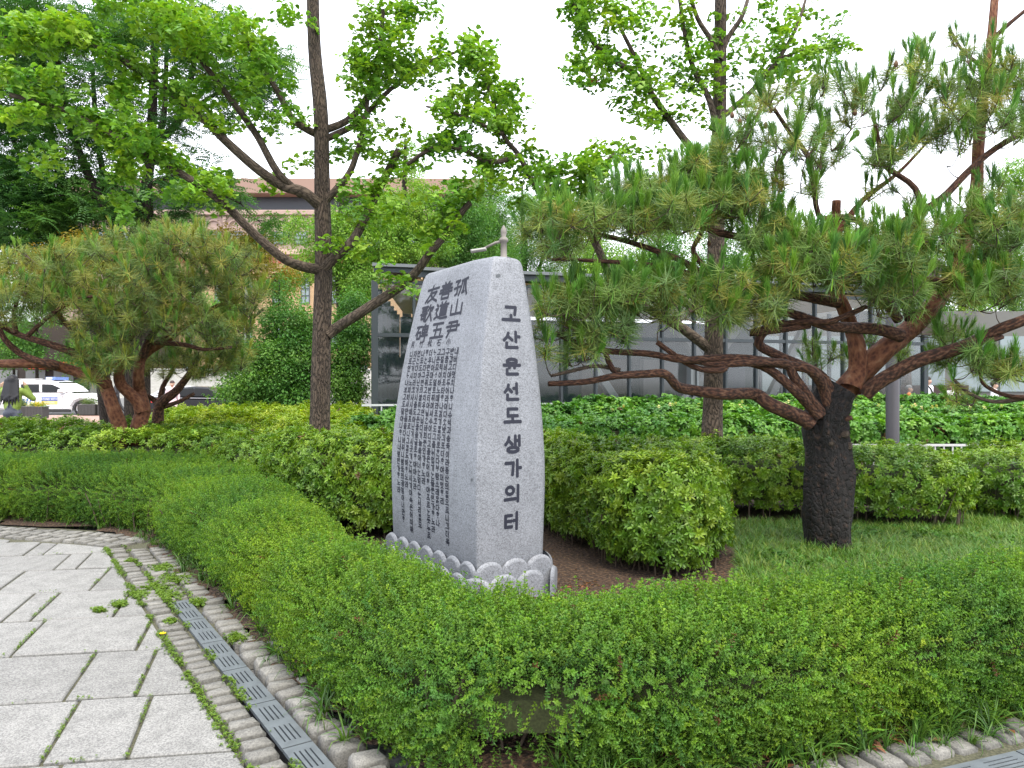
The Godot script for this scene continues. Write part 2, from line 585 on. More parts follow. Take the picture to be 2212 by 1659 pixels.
func rounded(poly: PackedVector2Array, times: int) -> PackedVector2Array:
	for k in times:
		var out := PackedVector2Array()
		for i in poly.size():
			var a := poly[i]
			var b := poly[(i + 1) % poly.size()]
			out.append(a.lerp(b, 0.25))
			out.append(a.lerp(b, 0.75))
		poly = out
	return poly

# o: poly, h (start, slope per metre of depth, depth it starts from), round, skirt, top, side (sprigs per m2), size, droop, lump, hue (three colours), meshes, mat
func shrub(root: Node3D, o: Dictionary) -> void:
	var poly := rounded(PackedVector2Array(poly2(o.poly)), o.get("soften", 1))
	if Geometry2D.is_polygon_clockwise(poly):
		poly.reverse()
	var meshes: Array = o.meshes
	var sc := []
	for m in meshes:
		sc.append(Scatter.new())
	rng.seed = hash(String(root.name))
	var r: float = o.get("round", 0.25)
	var lump: float = o.get("lump", 0.05)
	var skirt: float = o.get("skirt", 0.12)
	var size: float = o.get("size", 1.0)
	var droop: float = o.get("droop", 0.3)
	var near: float = o.get("fade", 0.0)
	var hue: Array = o.hue
	var h := func(p: Vector2) -> float: return o.h[0] + o.h[1] * (p.y - o.h[2]) + (o.h[3] * p.x if o.h.size() > 3 else 0.0)
	var lo := poly[0]
	var hi := poly[0]
	for p in poly:
		lo = lo.min(p)
		hi = hi.max(p)
	var put := func(pos: Vector3, n: Vector3, side: float) -> void:
		var l := wobble.get_noise_3d(pos.x * 2.2, pos.y * 2.2, pos.z * 2.2) * lump * 1.6 + wobble.get_noise_3d(pos.x * 7.0, pos.y * 7.0, pos.z * 7.0) * lump
		var deep := -absf(gauss(0.045)) * size + (0.02 * rng.randf() if rng.randf() < 0.8 else 0.07 * rng.randf()) * size
		pos += n * (l + deep)
		if o.has("bare") and pos.distance_to(o.bare) < 0.24 and rng.randf() < 0.9:
			return
		var d := n * 0.85 + Vector3(0, 0.55 - (droop + 0.35) * side, 0) + vrand() * 0.55
		var g := patch.get_noise_3d(pos.x, pos.y, pos.z) * 1.3 + gauss(0.35)
		var c: Color = hue[1].lerp(hue[2], clampf(g, 0, 1)) if g > 0 else hue[1].lerp(hue[0], clampf(-g, 0, 1))
		if rng.randf() < o.get("dead", 0.006):
			c = Color(0.1, 0.05, 0.025)
		sc[rng.randi() % meshes.size()].add(frame(d, rng.randf() * TAU, size * (0.8 + 0.45 * rng.randf())), pos, vary(c, 0.12))
	# the top
	var area := 0.0
	for i in poly.size():
		area += poly[i].cross(poly[(i + 1) % poly.size()]) * 0.5
	var want := int(area * float(o.top))
	var tries := 0
	while want > 0 and tries < 900000:
		tries += 1
		var p := Vector2(rng.randf_range(lo.x, hi.x), rng.randf_range(lo.y, hi.y))
		if not Geometry2D.is_point_in_polygon(p, poly):
			continue
		want -= 1
		if near > 0.0 and rng.randf() > clampf(near / p.y, 0.3, 1.0):
			continue
		var e := edge_distance(p, poly)
		var y: float = h.call(p)
		var n := Vector3.UP
		if e[0] < r:
			var t: float = 1.0 - e[0] / r
			y -= r * (1.0 - sqrt(maxf(0.0, 1.0 - t * t)))
			n = Vector3(e[1].x * t, sqrt(maxf(0.02, 1.0 - t * t)), -e[1].y * t).normalized()
		put.call(Vector3(p.x, y, -p.y), n, 1.0 - n.y)
	# the sides
	for i in poly.size():
		var a := poly[i]
		var b := poly[(i + 1) % poly.size()]
		var len := a.distance_to(b)
		var out := Vector2(b.y - a.y, a.x - b.x).normalized()
		var facing := -out.dot((a + b).normalized())
		var dens: float = o.side * (1.0 if facing > -0.25 else 0.35)
		var mid := (a + b) * 0.5
		if near > 0.0:
			dens *= clampf(near / mid.y, 0.3, 1.0)
		var top: float = h.call(mid) - r * 0.6
		for k in int(len * (top - skirt) * dens):
			var f := rng.randf()
			var p := a.lerp(b, f)
			var y := skirt + (top - skirt) * rng.randf() + gauss(0.03)
			var tuck := 0.10 * pow(1.0 - clampf((y - skirt) / 0.35, 0, 1), 2.0)
			put.call(Vector3(p.x - out.x * tuck, y, -(p.y - out.y * tuck)), Vector3(out.x, 0.1, -out.y).normalized(), 1.0)
	for k in meshes.size():
		if sc[k].n:
			scatter("foliage", sc[k], meshes[k], o.mat, root)
	# the woody inside
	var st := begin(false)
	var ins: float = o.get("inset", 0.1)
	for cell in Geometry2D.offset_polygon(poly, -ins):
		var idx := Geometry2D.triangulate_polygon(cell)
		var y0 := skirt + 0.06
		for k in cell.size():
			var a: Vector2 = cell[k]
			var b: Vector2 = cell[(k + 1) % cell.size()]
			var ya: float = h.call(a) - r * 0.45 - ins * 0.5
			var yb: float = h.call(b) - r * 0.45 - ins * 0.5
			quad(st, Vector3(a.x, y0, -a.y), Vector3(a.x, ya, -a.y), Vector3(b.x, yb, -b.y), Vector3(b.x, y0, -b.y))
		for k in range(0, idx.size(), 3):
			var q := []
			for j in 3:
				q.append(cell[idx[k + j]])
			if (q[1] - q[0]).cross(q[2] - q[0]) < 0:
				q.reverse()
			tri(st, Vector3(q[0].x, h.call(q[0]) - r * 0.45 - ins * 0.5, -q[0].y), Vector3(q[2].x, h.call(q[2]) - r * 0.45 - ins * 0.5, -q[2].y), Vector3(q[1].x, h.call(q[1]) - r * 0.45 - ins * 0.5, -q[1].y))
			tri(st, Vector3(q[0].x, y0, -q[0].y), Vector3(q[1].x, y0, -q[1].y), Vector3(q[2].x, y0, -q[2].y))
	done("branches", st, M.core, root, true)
	# bare stems below
	var nst: int = o.get("stems", 0)
	if nst:
		var ss := begin()
		for k in nst:
			var i := rng.randi() % poly.size()
			var p := poly[i].lerp(poly[(i + 1) % poly.size()], rng.randf())
			var e := edge_distance(p + Vector2(0.001, 0.001), poly)
			var c := Geometry2D.get_closest_point_to_segment(p, lo, hi)
			p += (((lo + hi) * 0.5 - p).normalized()) * (0.08 + 0.22 * rng.randf())
			var q := Vector3(p.x, 0, -p.y)
			var g := Vector3(gauss(0.07), skirt + 0.3, gauss(0.07))
			var rr := 0.005 + 0.006 * rng.randf()
			tube(ss, [q, q + g * 0.5 + vrand() * 0.02, q + g], [rr, rr * 0.8, rr * 0.6], 5, 0.0, false)
		done("stems", ss, M.stem, root, true)

# ---------------------------------------------------------------- trees
# limbs: [path in the photo's frame, depth at start, depth at end, radius at start, radius at end]; returns points to grow twigs from
func limbs(root: Node3D, list: Array, mat_thick: Material, mat_thin: Material, called := "branch", rough := 0.1) -> Array:
	var pts := []
	for e in list:
		var p := trace(e[0], e[1], e[2])
		var r := []
		for i in p.size():
			r.append(lerpf(e[3], e[4], pow(float(i) / (p.size() - 1), 0.8)))
		var sp := smooth_path(p, r, 4)
		var st := begin()
		tube(st, sp[0], sp[1], 10 if e[3] > 0.03 else 7, rough)
		done(called, st, mat_thick if e[3] > 0.024 else mat_thin, root)
		for i in sp[0].size():
			pts.append(sp[0][i])
	return pts

# pads: [x, y, half width, half height (pixels of the frame), depth, half depth, count]
# twigs grow from the nearest limb to points in the pads; each end carries a spray of leaves or needles
func crown(root: Node3D, pts: Array, pads: Array, o: Dictionary) -> void:
	var ends := []
	for pad in pads:
		for k in pad[6]:
			var a := rng.randf() * TAU
			var q := sqrt(rng.randf())
			var dz := (rng.randf() * 2.0 - 1.0) * sqrt(1.0 - q * q * 0.8)
			ends.append(at(pad[0] + cos(a) * q * pad[2], pad[1] + sin(a) * q * pad[3], pad[4] + dz * pad[5]))
	var base := pts.size()
	var order := []
	for e in ends:
		var best := 1e9
		for i in base:
			best = minf(best, e.distance_squared_to(pts[i]))
		order.append([best, e])
	order.sort_custom(func(a, b): return a[0] < b[0])
	var tw := begin()
	var sc := []
	for m in o.meshes:
		sc.append(Scatter.new())
	var grown: Array = pts.duplicate()
	for it in order:
		var e: Vector3 = it[1]
		var best := 1e9
		var s := e
		for p in grown:
			var d: float = e.distance_squared_to(p) * (1.0 if p.y < e.y + 0.05 else 1.7)
			if d < best:
				best = d
				s = p
		var len := s.distance_to(e)
		if len > o.get("reach", 3.0):
			continue
		var mid := s.lerp(e, 0.5) + Vector3(0, -len * o.get("sag", 0.12), 0) + vrand() * len * 0.08
		var r: float = o.twig * (0.7 + 0.5 * len)
		if len > 0.04:
			var sp := smooth_path([s, mid, e], [r, r * 0.7, r * 0.4], 3)
			tube(tw, sp[0], sp[1], 4, 0.0, false)
			grown.append(mid)
			grown.append(sp[0][4])
		grown.append(e)
		var dir: Vector3 = ((e - mid).normalized() * o.get("along", 0.6) + Vector3(0, o.get("up", 0.8), 0)).normalized()
		o.spray.call(sc, e, dir, tw)
	done("twigs", tw, o.twig_mat, root, true)
	for k in sc.size():
		if sc[k].n:
			scatter(o.get("called", "foliage"), sc[k], o.meshes[k], o.mat, root)
# ---------------------------------------------------------------- the scene
func _ready() -> void:
	var cam := Camera3D.new()
	cam.name = "camera"
	cam.position = Vector3(0, EYE, 0)
	cam.fov = 54.0
	cam.near = 0.05
	cam.far = 900.0
	cam.current = true
	add_child(cam)
	var env := Environment.new()
	env.background_mode = Environment.BG_SKY
	var sky := Sky.new()
	var sm := ProceduralSkyMaterial.new()
	sm.sky_top_color = Color(0.93, 0.95, 1.0)
	sm.sky_horizon_color = Color(0.95, 0.96, 0.98)
	sm.sky_curve = 0.2
	sm.ground_horizon_color = Color(0.6, 0.6, 0.58)
	sm.ground_bottom_color = Color(0.4, 0.4, 0.38)
	sky.sky_material = sm
	env.sky = sky
	env.background_energy_multiplier = 1.0
	env.tonemap_mode = Environment.TONE_MAPPER_LINEAR
	env.tonemap_exposure = 2.9
	env.sdfgi_enabled = true
	env.ssao_enabled = true
	env.ssil_enabled = true
	var we := WorldEnvironment.new()
	we.name = "world_environment"
	we.environment = env
	add_child(we)
	var sun := DirectionalLight3D.new()
	sun.name = "sun"
	sun.light_energy = 0.5
	sun.light_color = Color(1.0, 0.97, 0.92)
	sun.light_angular_distance = 24.0
	sun.shadow_enabled = true
	sun.rotation_degrees = Vector3(-62, 28, 0)
	add_child(sun)
	wobble.seed = 5
	wobble.frequency = 0.35
	patch.seed = 9
	patch.frequency = 0.9
	materials()
	terrain()
	paving()
	far_buildings()
	pavilion()
	stele()
	hedges()
	right_pine()
	left_pines()
	ginkgos()
	back_trees()
	street()
	people()
	small_things()

func terrain() -> void:
	var g := structure("ground")
	var st := begin(false)
	quad(st, Vector3(-300, -0.06, -400), Vector3(300, -0.06, -400), Vector3(300, -0.06, 60), Vector3(-300, -0.06, 60))
	done("ground_sheet", st, M.plaza, g)
	# the planted bed: earth in a gentle swell
	var bed := structure("garden_bed")
	st = begin()
	var poly := PackedVector2Array(poly2([-0.55, 2.98, -0.3, 2.86, 0.2, 2.82, 0.8, 2.88, 2.4, 3.44, 8.0, 5.4, 13, 9, 13, 17.5, 9, 17.4, -2.4, 14.3, -2.6, 16.5, -9.2, 16.5, -11.0, 11.5, -10.0, 8.9, -5.3, 8.0, -4.3, 7.72, -3.5, 7.15, -2.1, 5.15]))
	var step := 0.3
	var z := 2.8
	while z < 17.6:
		var x := -11.2
		while x < 13.2:
			var c := Vector2(x + step * 0.5, z + step * 0.5)
			if Geometry2D.is_point_in_polygon(c, poly):
				var q := []
				for o in [Vector2(0, 0), Vector2(step, 0), Vector2(step, step), Vector2(0, step)]:
					var p: Vector2 = Vector2(x, z) + o
					if not Geometry2D.is_point_in_polygon(p, poly):
						p = p.move_toward(edge_distance(p, poly)[1] * 9.0 + p, edge_distance(p, poly)[0])
					q.append(Vector3(p.x, bed_height(p, poly), -p.y))
				quad(st, q[0], q[3], q[2], q[1])
			x += step
		z += step
	done("soil", st, M.soil, bed)
	# the plaza in pale stone beyond, the brick footway, the road
	var pl := structure("footway")
	st = begin(false)
	plate(st, poly2([-60, 24.5, -3.5, 24.5, -3.5, 36.4, -60, 36.4]), -0.05, -0.012)
	done("brick_paving", st, M.bricks, pl)
	st = begin(false)
	plate(st, poly2([-60, 36.4, -3.5, 36.4, -3.5, 36.7, -60, 36.7]), -0.14, 0.0, 0.01)
	done("kerb", st, M.slabs[1], pl)
	var rd := structure("road")
	st = begin(false)
	plate(st, poly2([-90, 36.7, 40, 36.7, 40, 46.5, -90, 46.5]), -0.3, -0.05)
	done("carriageway", st, M.asphalt, rd)
	st = begin(false)
	for k in 9:
		plate(st, poly2([-15.6 + k * 1.1, 37.6, -15.1 + k * 1.1, 37.6, -15.1 + k * 1.1, 45.5, -15.6 + k * 1.1, 45.5]), -0.05, -0.045)
	done("crossing_stripes", st, M.white, rd)
	st = begin(false)
	plate(st, poly2([-90, 46.5, 40, 46.5, 40, 60, -90, 60]), -0.2, 0.06)
	done("far_footway", st, M.plaza, rd)

func bed_height(p: Vector2, poly: PackedVector2Array) -> float:
	var e: float = edge_distance(p, poly)[0]
	return 0.004 + minf(e, 0.6) * 0.05 + wobble.get_noise_2d(p.x * 6.0, p.y * 6.0) * 0.03 * minf(1.0, e * 2.0)

# ---------------------------------------------------------------- paving, border stones, drains
const A := Vector2(-0.562, 0.827)
const N := Vector2(0.827, 0.562)
const B0 := Vector2(-1.13, 3.07)

func along(s: float, t: float) -> Vector2:
	return B0 + A * s + N * t

func paving() -> void:
	var path := structure("path")
	var st := begin(false)
	plate(st, poly2([-0.3, 2.0, -0.86, 2.5, -2.02, 5.3, -3.2, 7.0, -4.2, 7.75, -5.3, 8.05, -12, 9.6, -12, 1.0, -0.3, 1.0]), -0.055, -0.014)
	done("joint_bed", st, M.joint, path)
	rng.seed = 31
	var border := PackedVector2Array([Vector2(-0.62, 2.32), Vector2(-3.74, 6.91), Vector2(-4.05, 7.03), Vector2(-4.49, 7.15), Vector2(-4.96, 7.3), Vector2(-11, 8.9), Vector2(-11, 1.2), Vector2(-0.62, 1.2)])
	var rows := [1.3, 1.95, 2.6, 3.225, 3.86, 4.53, 5.195, 5.89, 6.6, 7.19, 7.8, 8.45, 9.1, 9.8]
	var joints := {2: [-1.245], 3: [-1.42, -1.10], 4: [-1.59, -1.27], 5: [-2.13, -1.48], 6: [-2.49, -2.32, -1.83], 7: [-2.87, -2.23], 8: [-2.76, -2.59], 9: [-3.25, -3.09]}
	var e1 := Vector2(cos(0.157), sin(0.157))
	var e2 := Vector2(-sin(0.157), cos(0.157))
	var slant := 0.045
	for r in rows.size() - 1:
		var u := [2.0]
		if joints.has(r):
			var j: Array = joints[r].duplicate()
			j.reverse()
			u.append_array(j)
		else:
			u.append(-0.9 - rng.randf() * 0.8)
		while u[-1] > -10.5:
			u.append(u[-1] - [0.42, 0.62, 0.85, 1.05][rng.randi() % 4] - rng.randf() * 0.1)
		for k in u.size() - 1:
			var g := 0.0085
			var v0: float = rows[r] + g * 1.5
			var v1: float = rows[r + 1] - g * 1.5
			var ua: float = u[k] - g
			var ub: float = u[k + 1] + g
			var cell := PackedVector2Array([e1 * (ub + slant) + e2 * v0, e1 * (ua + slant) + e2 * v0, e1 * (ua - slant) + e2 * v1, e1 * (ub - slant) + e2 * v1])
			for pc in Geometry2D.intersect_polygons(cell, border):
				var tot := 0.0
				for i in pc.size():
					tot += pc[i].cross(pc[(i + 1) % pc.size()]) * 0.5
				if absf(tot) < 0.012:
					continue
				st = begin(false)
				var lift := gauss(0.0018)
				plate(st, Array(pc), -0.05 + lift, lift, 0.006)
				done("paving_slab", st, M.slabs[rng.randi() % 4], path)
	# the border of small squared stones
	var edge := structure("cobble_border")
	var variants := []
	for k in 10:
		var s := begin()
		var bot := []
		var mid := []
		var top := []
		var mid_top := Vector3(gauss(0.05), 0.009, gauss(0.05))
		for i in 8:
			var a := TAU * (i + 0.5) / 8.0
			var q := Vector2(signf(cos(a)) * pow(absf(cos(a)), 0.35), signf(sin(a)) * pow(absf(sin(a)), 0.35)) * 0.5 * (1.0 + gauss(0.05))
			bot.append(Vector3(q.x, -0.06, q.y))
			mid.append(Vector3(q.x, -0.006 + gauss(0.003), q.y))
			top.append(Vector3(q.x * 0.82, 0.006 + gauss(0.002), q.y * 0.82))
		for i in 8:
			var j := (i + 1) % 8
			quad(s, bot[i], bot[j], mid[j], mid[i])
			quad(s, mid[i], mid[j], top[j], top[i])
			tri(s, top[i], top[j], mid_top)
		s.generate_normals()
		variants.append(s.commit())
	var stone := func(c: Vector2, dir: Vector2, l: float, w: float, y: float) -> void:
		var o := part("cobblestone", variants[rng.randi() % 10], M.cobbles[rng.randi() % 4], edge)
		o.position = Vector3(c.x, y + gauss(0.004), -c.y)
		o.rotation = Vector3(gauss(0.02), atan2(dir.y, dir.x) + gauss(0.03), gauss(0.02))
		o.scale = Vector3(l * (1.0 + gauss(0.03)), 1.0, w * (1.0 + gauss(0.03)))
	var s := -0.72
	while s < 4.5:
		stone.call(along(s, 0.088 + gauss(0.003)), A, 0.09, 0.13, 0.003)
		s += 0.106
	s = -0.75
	while s < 4.4:
		var l := 0.1 + rng.randf() * 0.04
		if s < 2.45:
			stone.call(along(s, 0.395 + gauss(0.012)), A, l, 0.15, 0.006)
			if rng.randf() < 0.55 and s < 1.6:
				stone.call(along(s, 0.55 + gauss(0.02)), A, l, 0.14, 0.002)
		else:
			stone.call(along(s, 0.245), A, l, 0.14, 0.004)
			stone.call(along(s, 0.395), A, l, 0.14, 0.004)
		s += l + 0.012
	# round the bend and on to the left
	var bend := [Vector2(-3.66, 6.93), Vector2(-4.05, 7.15), Vector2(-4.5, 7.28), Vector2(-5.0, 7.43), Vector2(-10.5, 8.95)]
	for row in 3:
		for k in bend.size() - 1:
			var a: Vector2 = bend[k]
			var b: Vector2 = bend[k + 1]
			var d := (b - a).normalized()
			var n := Vector2(d.y, -d.x)
			n = n if n.y > 0 else -n
			var run := 0.05
			while run < a.distance_to(b) and a.x - run > -7.5:
				stone.call(a + d * run + n * (0.02 + row * 0.15), d, 0.115, 0.135, 0.004)
				run += 0.13
	# the drain beside the left hedge, and the one at the right corner
	drain("plaza drain with slotted grey covers, running along the hedge left of the stele", along(0, 0.23), A, -0.75, 2.42)
	var rs := Vector2(1.36, 2.97)
	var rd := Vector2(0.94, 0.341)
	var rn := Vector2(-rd.y, rd.x)
	drain("slotted grey drain in the bottom right corner below the hedge", rs + rn * -0.2, rd, -0.5, 4.2)
	s = -0.4
	while s < 3.4:
		stone.call(rs + rd * s + rn * 0.0, rd, 0.118, 0.16, 0.004)
		stone.call(rs + rd * s + rn * -0.38, rd, 0.118, 0.15, 0.004)
		s += 0.132
	st = begin(false)
	var wp := []
	for q in [[-1.2, 0.12], [4.5, 0.12], [4.5, -2.5], [-1.2, -2.5]]:
		wp.append(rs + rd * q[0] + rn * q[1])
	plate(st, wp, -0.052, -0.010)
	done("joint_bed", st, M.joint, edge)
	weeds()

func drain(label: String, o: Vector2, d: Vector2, s0: float, s1: float) -> void:
	var root := thing("drain_channel", label, "drain", Vector3(o.x, 0, -o.y), atan2(d.y, d.x))
	# local x runs along the drain
	var st := begin(false)
	box(st, Vector3((s0 + s1) * 0.5, -0.045, 0), Vector3(s1 - s0, 0.03, 0.112))
	done("channel", st, M.dark, root)
	var w := 0.125
	var x := s1
	while x - 0.5 > s0 - 0.3:
		st = begin(false)
		var cx := x - 0.25
		# solid ends and middle, with bars between the slots
		for e in [[-0.221, 0.05], [0.0, 0.07], [0.221, 0.05]]:
			box(st, Vector3(cx + e[0], -0.004, 0), Vector3(e[1], 0.016, w))
		for g in [-0.1155, 0.1155]:
			for b in [[-0.0494, 0.0262], [-0.022, 0.015], [0.0, 0.015], [0.022, 0.015], [0.0494, 0.0262]]:
				box(st, Vector3(cx + g, -0.004, b[0]), Vector3(0.161, 0.016, b[1]))
		done("drain_cover", st, M.zinc, root)
		x -= 0.502

func weeds() -> void:
	rng.seed = 77
	var m := whorl(40, 0.014, 0.008, 5, Color(0.13, 0.22, 0.035), Color(0.11, 0.17, 0.03), 0.35)
	var sc := Scatter.new()
	var drop := func(p: Vector2, s: float) -> void:
		sc.add(frame(Vector3(gauss(0.25), 1, gauss(0.25)), rng.randf() * TAU, s), Vector3(p.x, 0.004 + rng.randf() * 0.012, -p.y), vary(Color(0.95, 0.9, 0.9), 0.25))
	for k in 1700:
		var s := rng.randf_range(-0.7, 4.6)
		if patch.get_noise_2d(s * 3.0, 5.0) > -0.12:
			drop.call(along(s, 0.006 + gauss(0.014)), 0.3 + rng.randf() * 0.5)
	for k in 1300:
		var s := rng.randf_range(-0.7, 4.6)
		if patch.get_noise_2d(s * 3.0, 25.0) > -0.02:
			drop.call(along(s, 0.165 + gauss(0.012)), 0.3 + rng.randf() * 0.5)
	# cushions
	for c in [[2.62, 0.2, 0.14], [2.9, 0.16, 0.12], [2.75, 0.02, 0.1], [3.05, 0.32, 0.16], [3.5, 0.3, 0.12], [2.3, 0.34, 0.07], [1.4, 0.36, 0.07], [1.95, 0.1, 0.05], [3.9, 0.12, 0.06], [-0.3, 0.02, 0.07], [2.55, -0.12, 0.07], [2.48, -0.25, 0.05]]:
		for k in int(c[2] * 2000):
			drop.call(along(c[0] + gauss(c[2] * 0.6), c[1] + gauss(c[2] * 0.35)), 0.45 + rng.randf() * 0.6)
	for k in 2200:
		var r: float = [3.225, 3.86, 4.53, 5.195, 5.89, 6.6, 7.19][rng.randi() % 7]
		var u := rng.randf_range(-5.0, 0.4)
		if patch.get_noise_2d(u * 2.0, r * 9.0) > 0.12:
			var p := Vector2(cos(0.157), sin(0.157)) * u + Vector2(-sin(0.157), cos(0.157)) * (r + gauss(0.006))
			if (p - B0).dot(N) < 0.0:
				drop.call(p, 0.2 + rng.randf() * 0.35)
	for j in [[3, -1.42], [4, -1.59], [5, -2.13], [5, -1.48], [6, -2.32], [7, -2.23], [3, -1.10], [4, -1.27], [6, -1.83]]:
		var rows := [1.3, 1.95, 2.6, 3.225, 3.86, 4.53, 5.195, 5.89, 6.6]
		for k in 90:
			var f := rng.randf()
			if patch.get_noise_2d(f * 3.0 + j[1] * 7.0, j[0] * 9.0) > 0.0:
				var p: Vector2 = Vector2(cos(0.157), sin(0.157)) * (j[1] + 0.045 - 0.09 * f + gauss(0.006)) + Vector2(-sin(0.157), cos(0.157)) * lerpf(rows[j[0]], rows[j[0] + 1], f)
				drop.call(p, 0.2 + rng.randf() * 0.35)
	var root := thing("moss_weeds", "low green weeds and moss growing in the joints of the pale paving", "weeds")
	root.set_meta("kind", "stuff")
	scatter("weed_leaves", sc, m, M.leaf, root)
# ---------------------------------------------------------------- the carved stone
const SU := Vector2(-0.559, 0.829)
const SV := Vector2(0.829, 0.559)
const SF := Vector2(-0.235, 4.97)
const S_TOP := 2.385

func stele_corners(h: float) -> Array:
	var k := pow(maxf(0.0, (h - 0.75) / (S_TOP - 0.75)), 1.75)
	var b := maxf(0.0, (0.9 - h) / 0.9) * 0.02
	var p := 0.10 * k + b
	var q := 0.20 * k + b
	var p2 := 0.22 * k + b
	var q2 := 0.14 * k + b
	return [SF + SU * (1.36 - p2) + SV * q, SF + SU * p + SV * q, SF + SU * p + SV * (0.60 - q2), SF + SU * (1.36 - p2) + SV * (0.60 - q2)]

func stele_ring(h: float, inset: float) -> PackedVector2Array:
	var c := stele_corners(h)
	var out := PackedVector2Array()
	var mid: Vector2 = (c[0] + c[1] + c[2] + c[3]) * 0.25
	for i in 4:
		var a: Vector2 = c[i]
		var d0: Vector2 = (c[(i + 3) % 4] - a).normalized()
		var d1: Vector2 = (c[(i + 1) % 4] - a).normalized()
		a += (d0 + d1) * inset
		var r: float = [0.05, 0.02, 0.07, 0.05][i]
		for k in 6:
			var t := k / 5.0
			out.append((a + d0 * r).bezier_interpolate(a + d0 * r * 0.45, a + d1 * r * 0.45, a + d1 * r, t))
		for k in 5:
			var nx: Vector2 = c[(i + 1) % 4]
			var t := (k + 1) / 6.0
			out.append((a + d1 * 0.1).lerp(nx - d1 * (0.1 + inset), t))
	return out

func stele_at(face: int, u: float, h: float, off: float) -> Vector3:
	var c := stele_corners(h)
	var a: Vector2 = c[face]
	var b: Vector2 = c[face + 1]
	var c2 := stele_corners(h + 0.02)
	var p := a.lerp(b, u)
	var q: Vector2 = (c2[face] as Vector2).lerp(c2[face + 1], u)
	var along_ := Vector3(b.x - a.x, 0, -(b.y - a.y)).normalized()
	var up := Vector3(q.x - p.x, 0.02, -(q.y - p.y)).normalized()
	return Vector3(p.x, h, -p.y) + along_.cross(up).normalized() * off

# strokes: polylines in a unit box (y down), laid on the face as ribbons with rounded ends
var ink_step := 0

func stroke(st: SurfaceTool, face: int, pl: Array, u0: float, h0: float, wu: float, hh: float, pen: float) -> void:
	var c := stele_corners(h0)
	var width: float = (c[face] as Vector2).distance_to(c[face + 1])
	for i in pl.size() - 1:
		var a: Vector2 = Vector2(pl[i].x * wu, -pl[i].y * hh)
		var b: Vector2 = Vector2(pl[i + 1].x * wu, -pl[i + 1].y * hh)
		var d := (b - a)
		if d.length() < 1e-5:
			continue
		d = d.normalized()
		var n := Vector2(-d.y, d.x)
		var w := pen * 0.5
		ink_step = (ink_step + 1) % 7
		var off := 0.0014 + ink_step * 0.00012
		var o := [a - d * w * 0.9 + n * w * 0.45, a - d * w * 0.35 + n * w, b + d * w * 0.35 + n * w, b + d * w * 0.9 + n * w * 0.45, b + d * w * 0.9 - n * w * 0.45, b + d * w * 0.35 - n * w, a - d * w * 0.35 - n * w, a - d * w * 0.9 - n * w * 0.45]
		var P := []
		for q in o:
			P.append(stele_at(face, u0 + q.x / width, h0 + q.y, off))
		for k in range(1, 7):
			tri(st, P[0], P[k], P[k + 1])

func pt(a: Array) -> Array:
	var o := []
	for i in a.size() / 2:
		o.append(Vector2(a[2 * i], a[2 * i + 1]) * 0.01)
	return o

func ring_path() -> Array:
	var o := []
	for k in 11:
		o.append(Vector2(0.5 - 0.46 * sin(TAU * k / 10.0), 0.5 - 0.46 * cos(TAU * k / 10.0)))
	return o

# the parts of Korean letters
func consonant(i: int) -> Array:
	match i:
		0: return [pt([4, 8, 94, 8, 84, 98])]
		1: return consonant(0).map(func(p): return p.map(func(q): return Vector2(q.x * 0.46, q.y))) + consonant(0).map(func(p): return p.map(func(q): return Vector2(q.x * 0.46 + 0.52, q.y)))
		2: return [pt([8, 4, 8, 92, 96, 90])]
		3: return [pt([94, 8, 8, 8, 8, 92, 96, 92])]
		4: return placed(consonant(3), 0.0, 0.0, 0.46, 1.0) + placed(consonant(3), 0.54, 0.0, 0.46, 1.0)
		8: return placed(consonant(7), 0.0, 0.0, 0.44, 1.0) + placed(consonant(7), 0.56, 0.0, 0.44, 1.0)
		5: return [pt([4, 4, 92, 4, 90, 48, 8, 50, 8, 96, 98, 94])]
		6: return [pt([6, 6, 6, 94, 94, 94, 94, 6, 6, 6])]
		7: return [pt([6, 2, 6, 96, 94, 96, 94, 2]), pt([6, 48, 94, 48])]
		9: return [pt([52, 4, 40, 50, 4, 96]), pt([44, 40, 96, 94])]
		10: return consonant(9).map(func(p): return p.map(func(q): return Vector2(q.x * 0.48, q.y))) + consonant(9).map(func(p): return p.map(func(q): return Vector2(q.x * 0.48 + 0.52, q.y)))
		11: return [ring_path()]
		12: return [pt([6, 6, 94, 6]), pt([52, 8, 40, 54, 4, 98]), pt([46, 46, 96, 96])]
		14: return [pt([36, 0, 64, 0]), pt([6, 20, 94, 20]), pt([52, 22, 40, 60, 4, 98]), pt([46, 54, 96, 96])]
		15: return [pt([4, 8, 94, 8, 84, 98]), pt([8, 52, 88, 50])]
		16: return [pt([94, 6, 8, 6, 8, 94, 96, 94]), pt([8, 50, 90, 50])]
		17: return [pt([4, 8, 96, 8]), pt([30, 10, 30, 90]), pt([70, 10, 70, 90]), pt([2, 92, 98, 92])]
		18: return [pt([38, 0, 62, 0]), pt([4, 20, 96, 20])] + [ring_path().map(func(q): return Vector2(0.5 + (q.x - 0.5) * 0.8, 0.66 + (q.y - 0.5) * 0.66))]
	return []

func placed(paths: Array, x: float, y: float, w: float, h: float) -> Array:
	return paths.map(func(p): return p.map(func(q): return Vector2(x + q.x * w, y + q.y * h)))

const TAIL := {1: [0], 4: [2], 7: [3], 8: [5], 9: [5, 0], 16: [6], 17: [7], 19: [9], 20: [10], 21: [11], 22: [12], 23: [14]}
const OLD := {"H": [18, 0], "N": [2, 0], "M": [2, 4], "R": [5, 0], "L": [5, 8], "J": [12, 0], "K": [18, 4], "B": [7, 0], "G": [6, 9], "S": [9, 0], "D": [3, 8], "T": [3, 19], "P": [9, 19], "Y": [9, 4]}

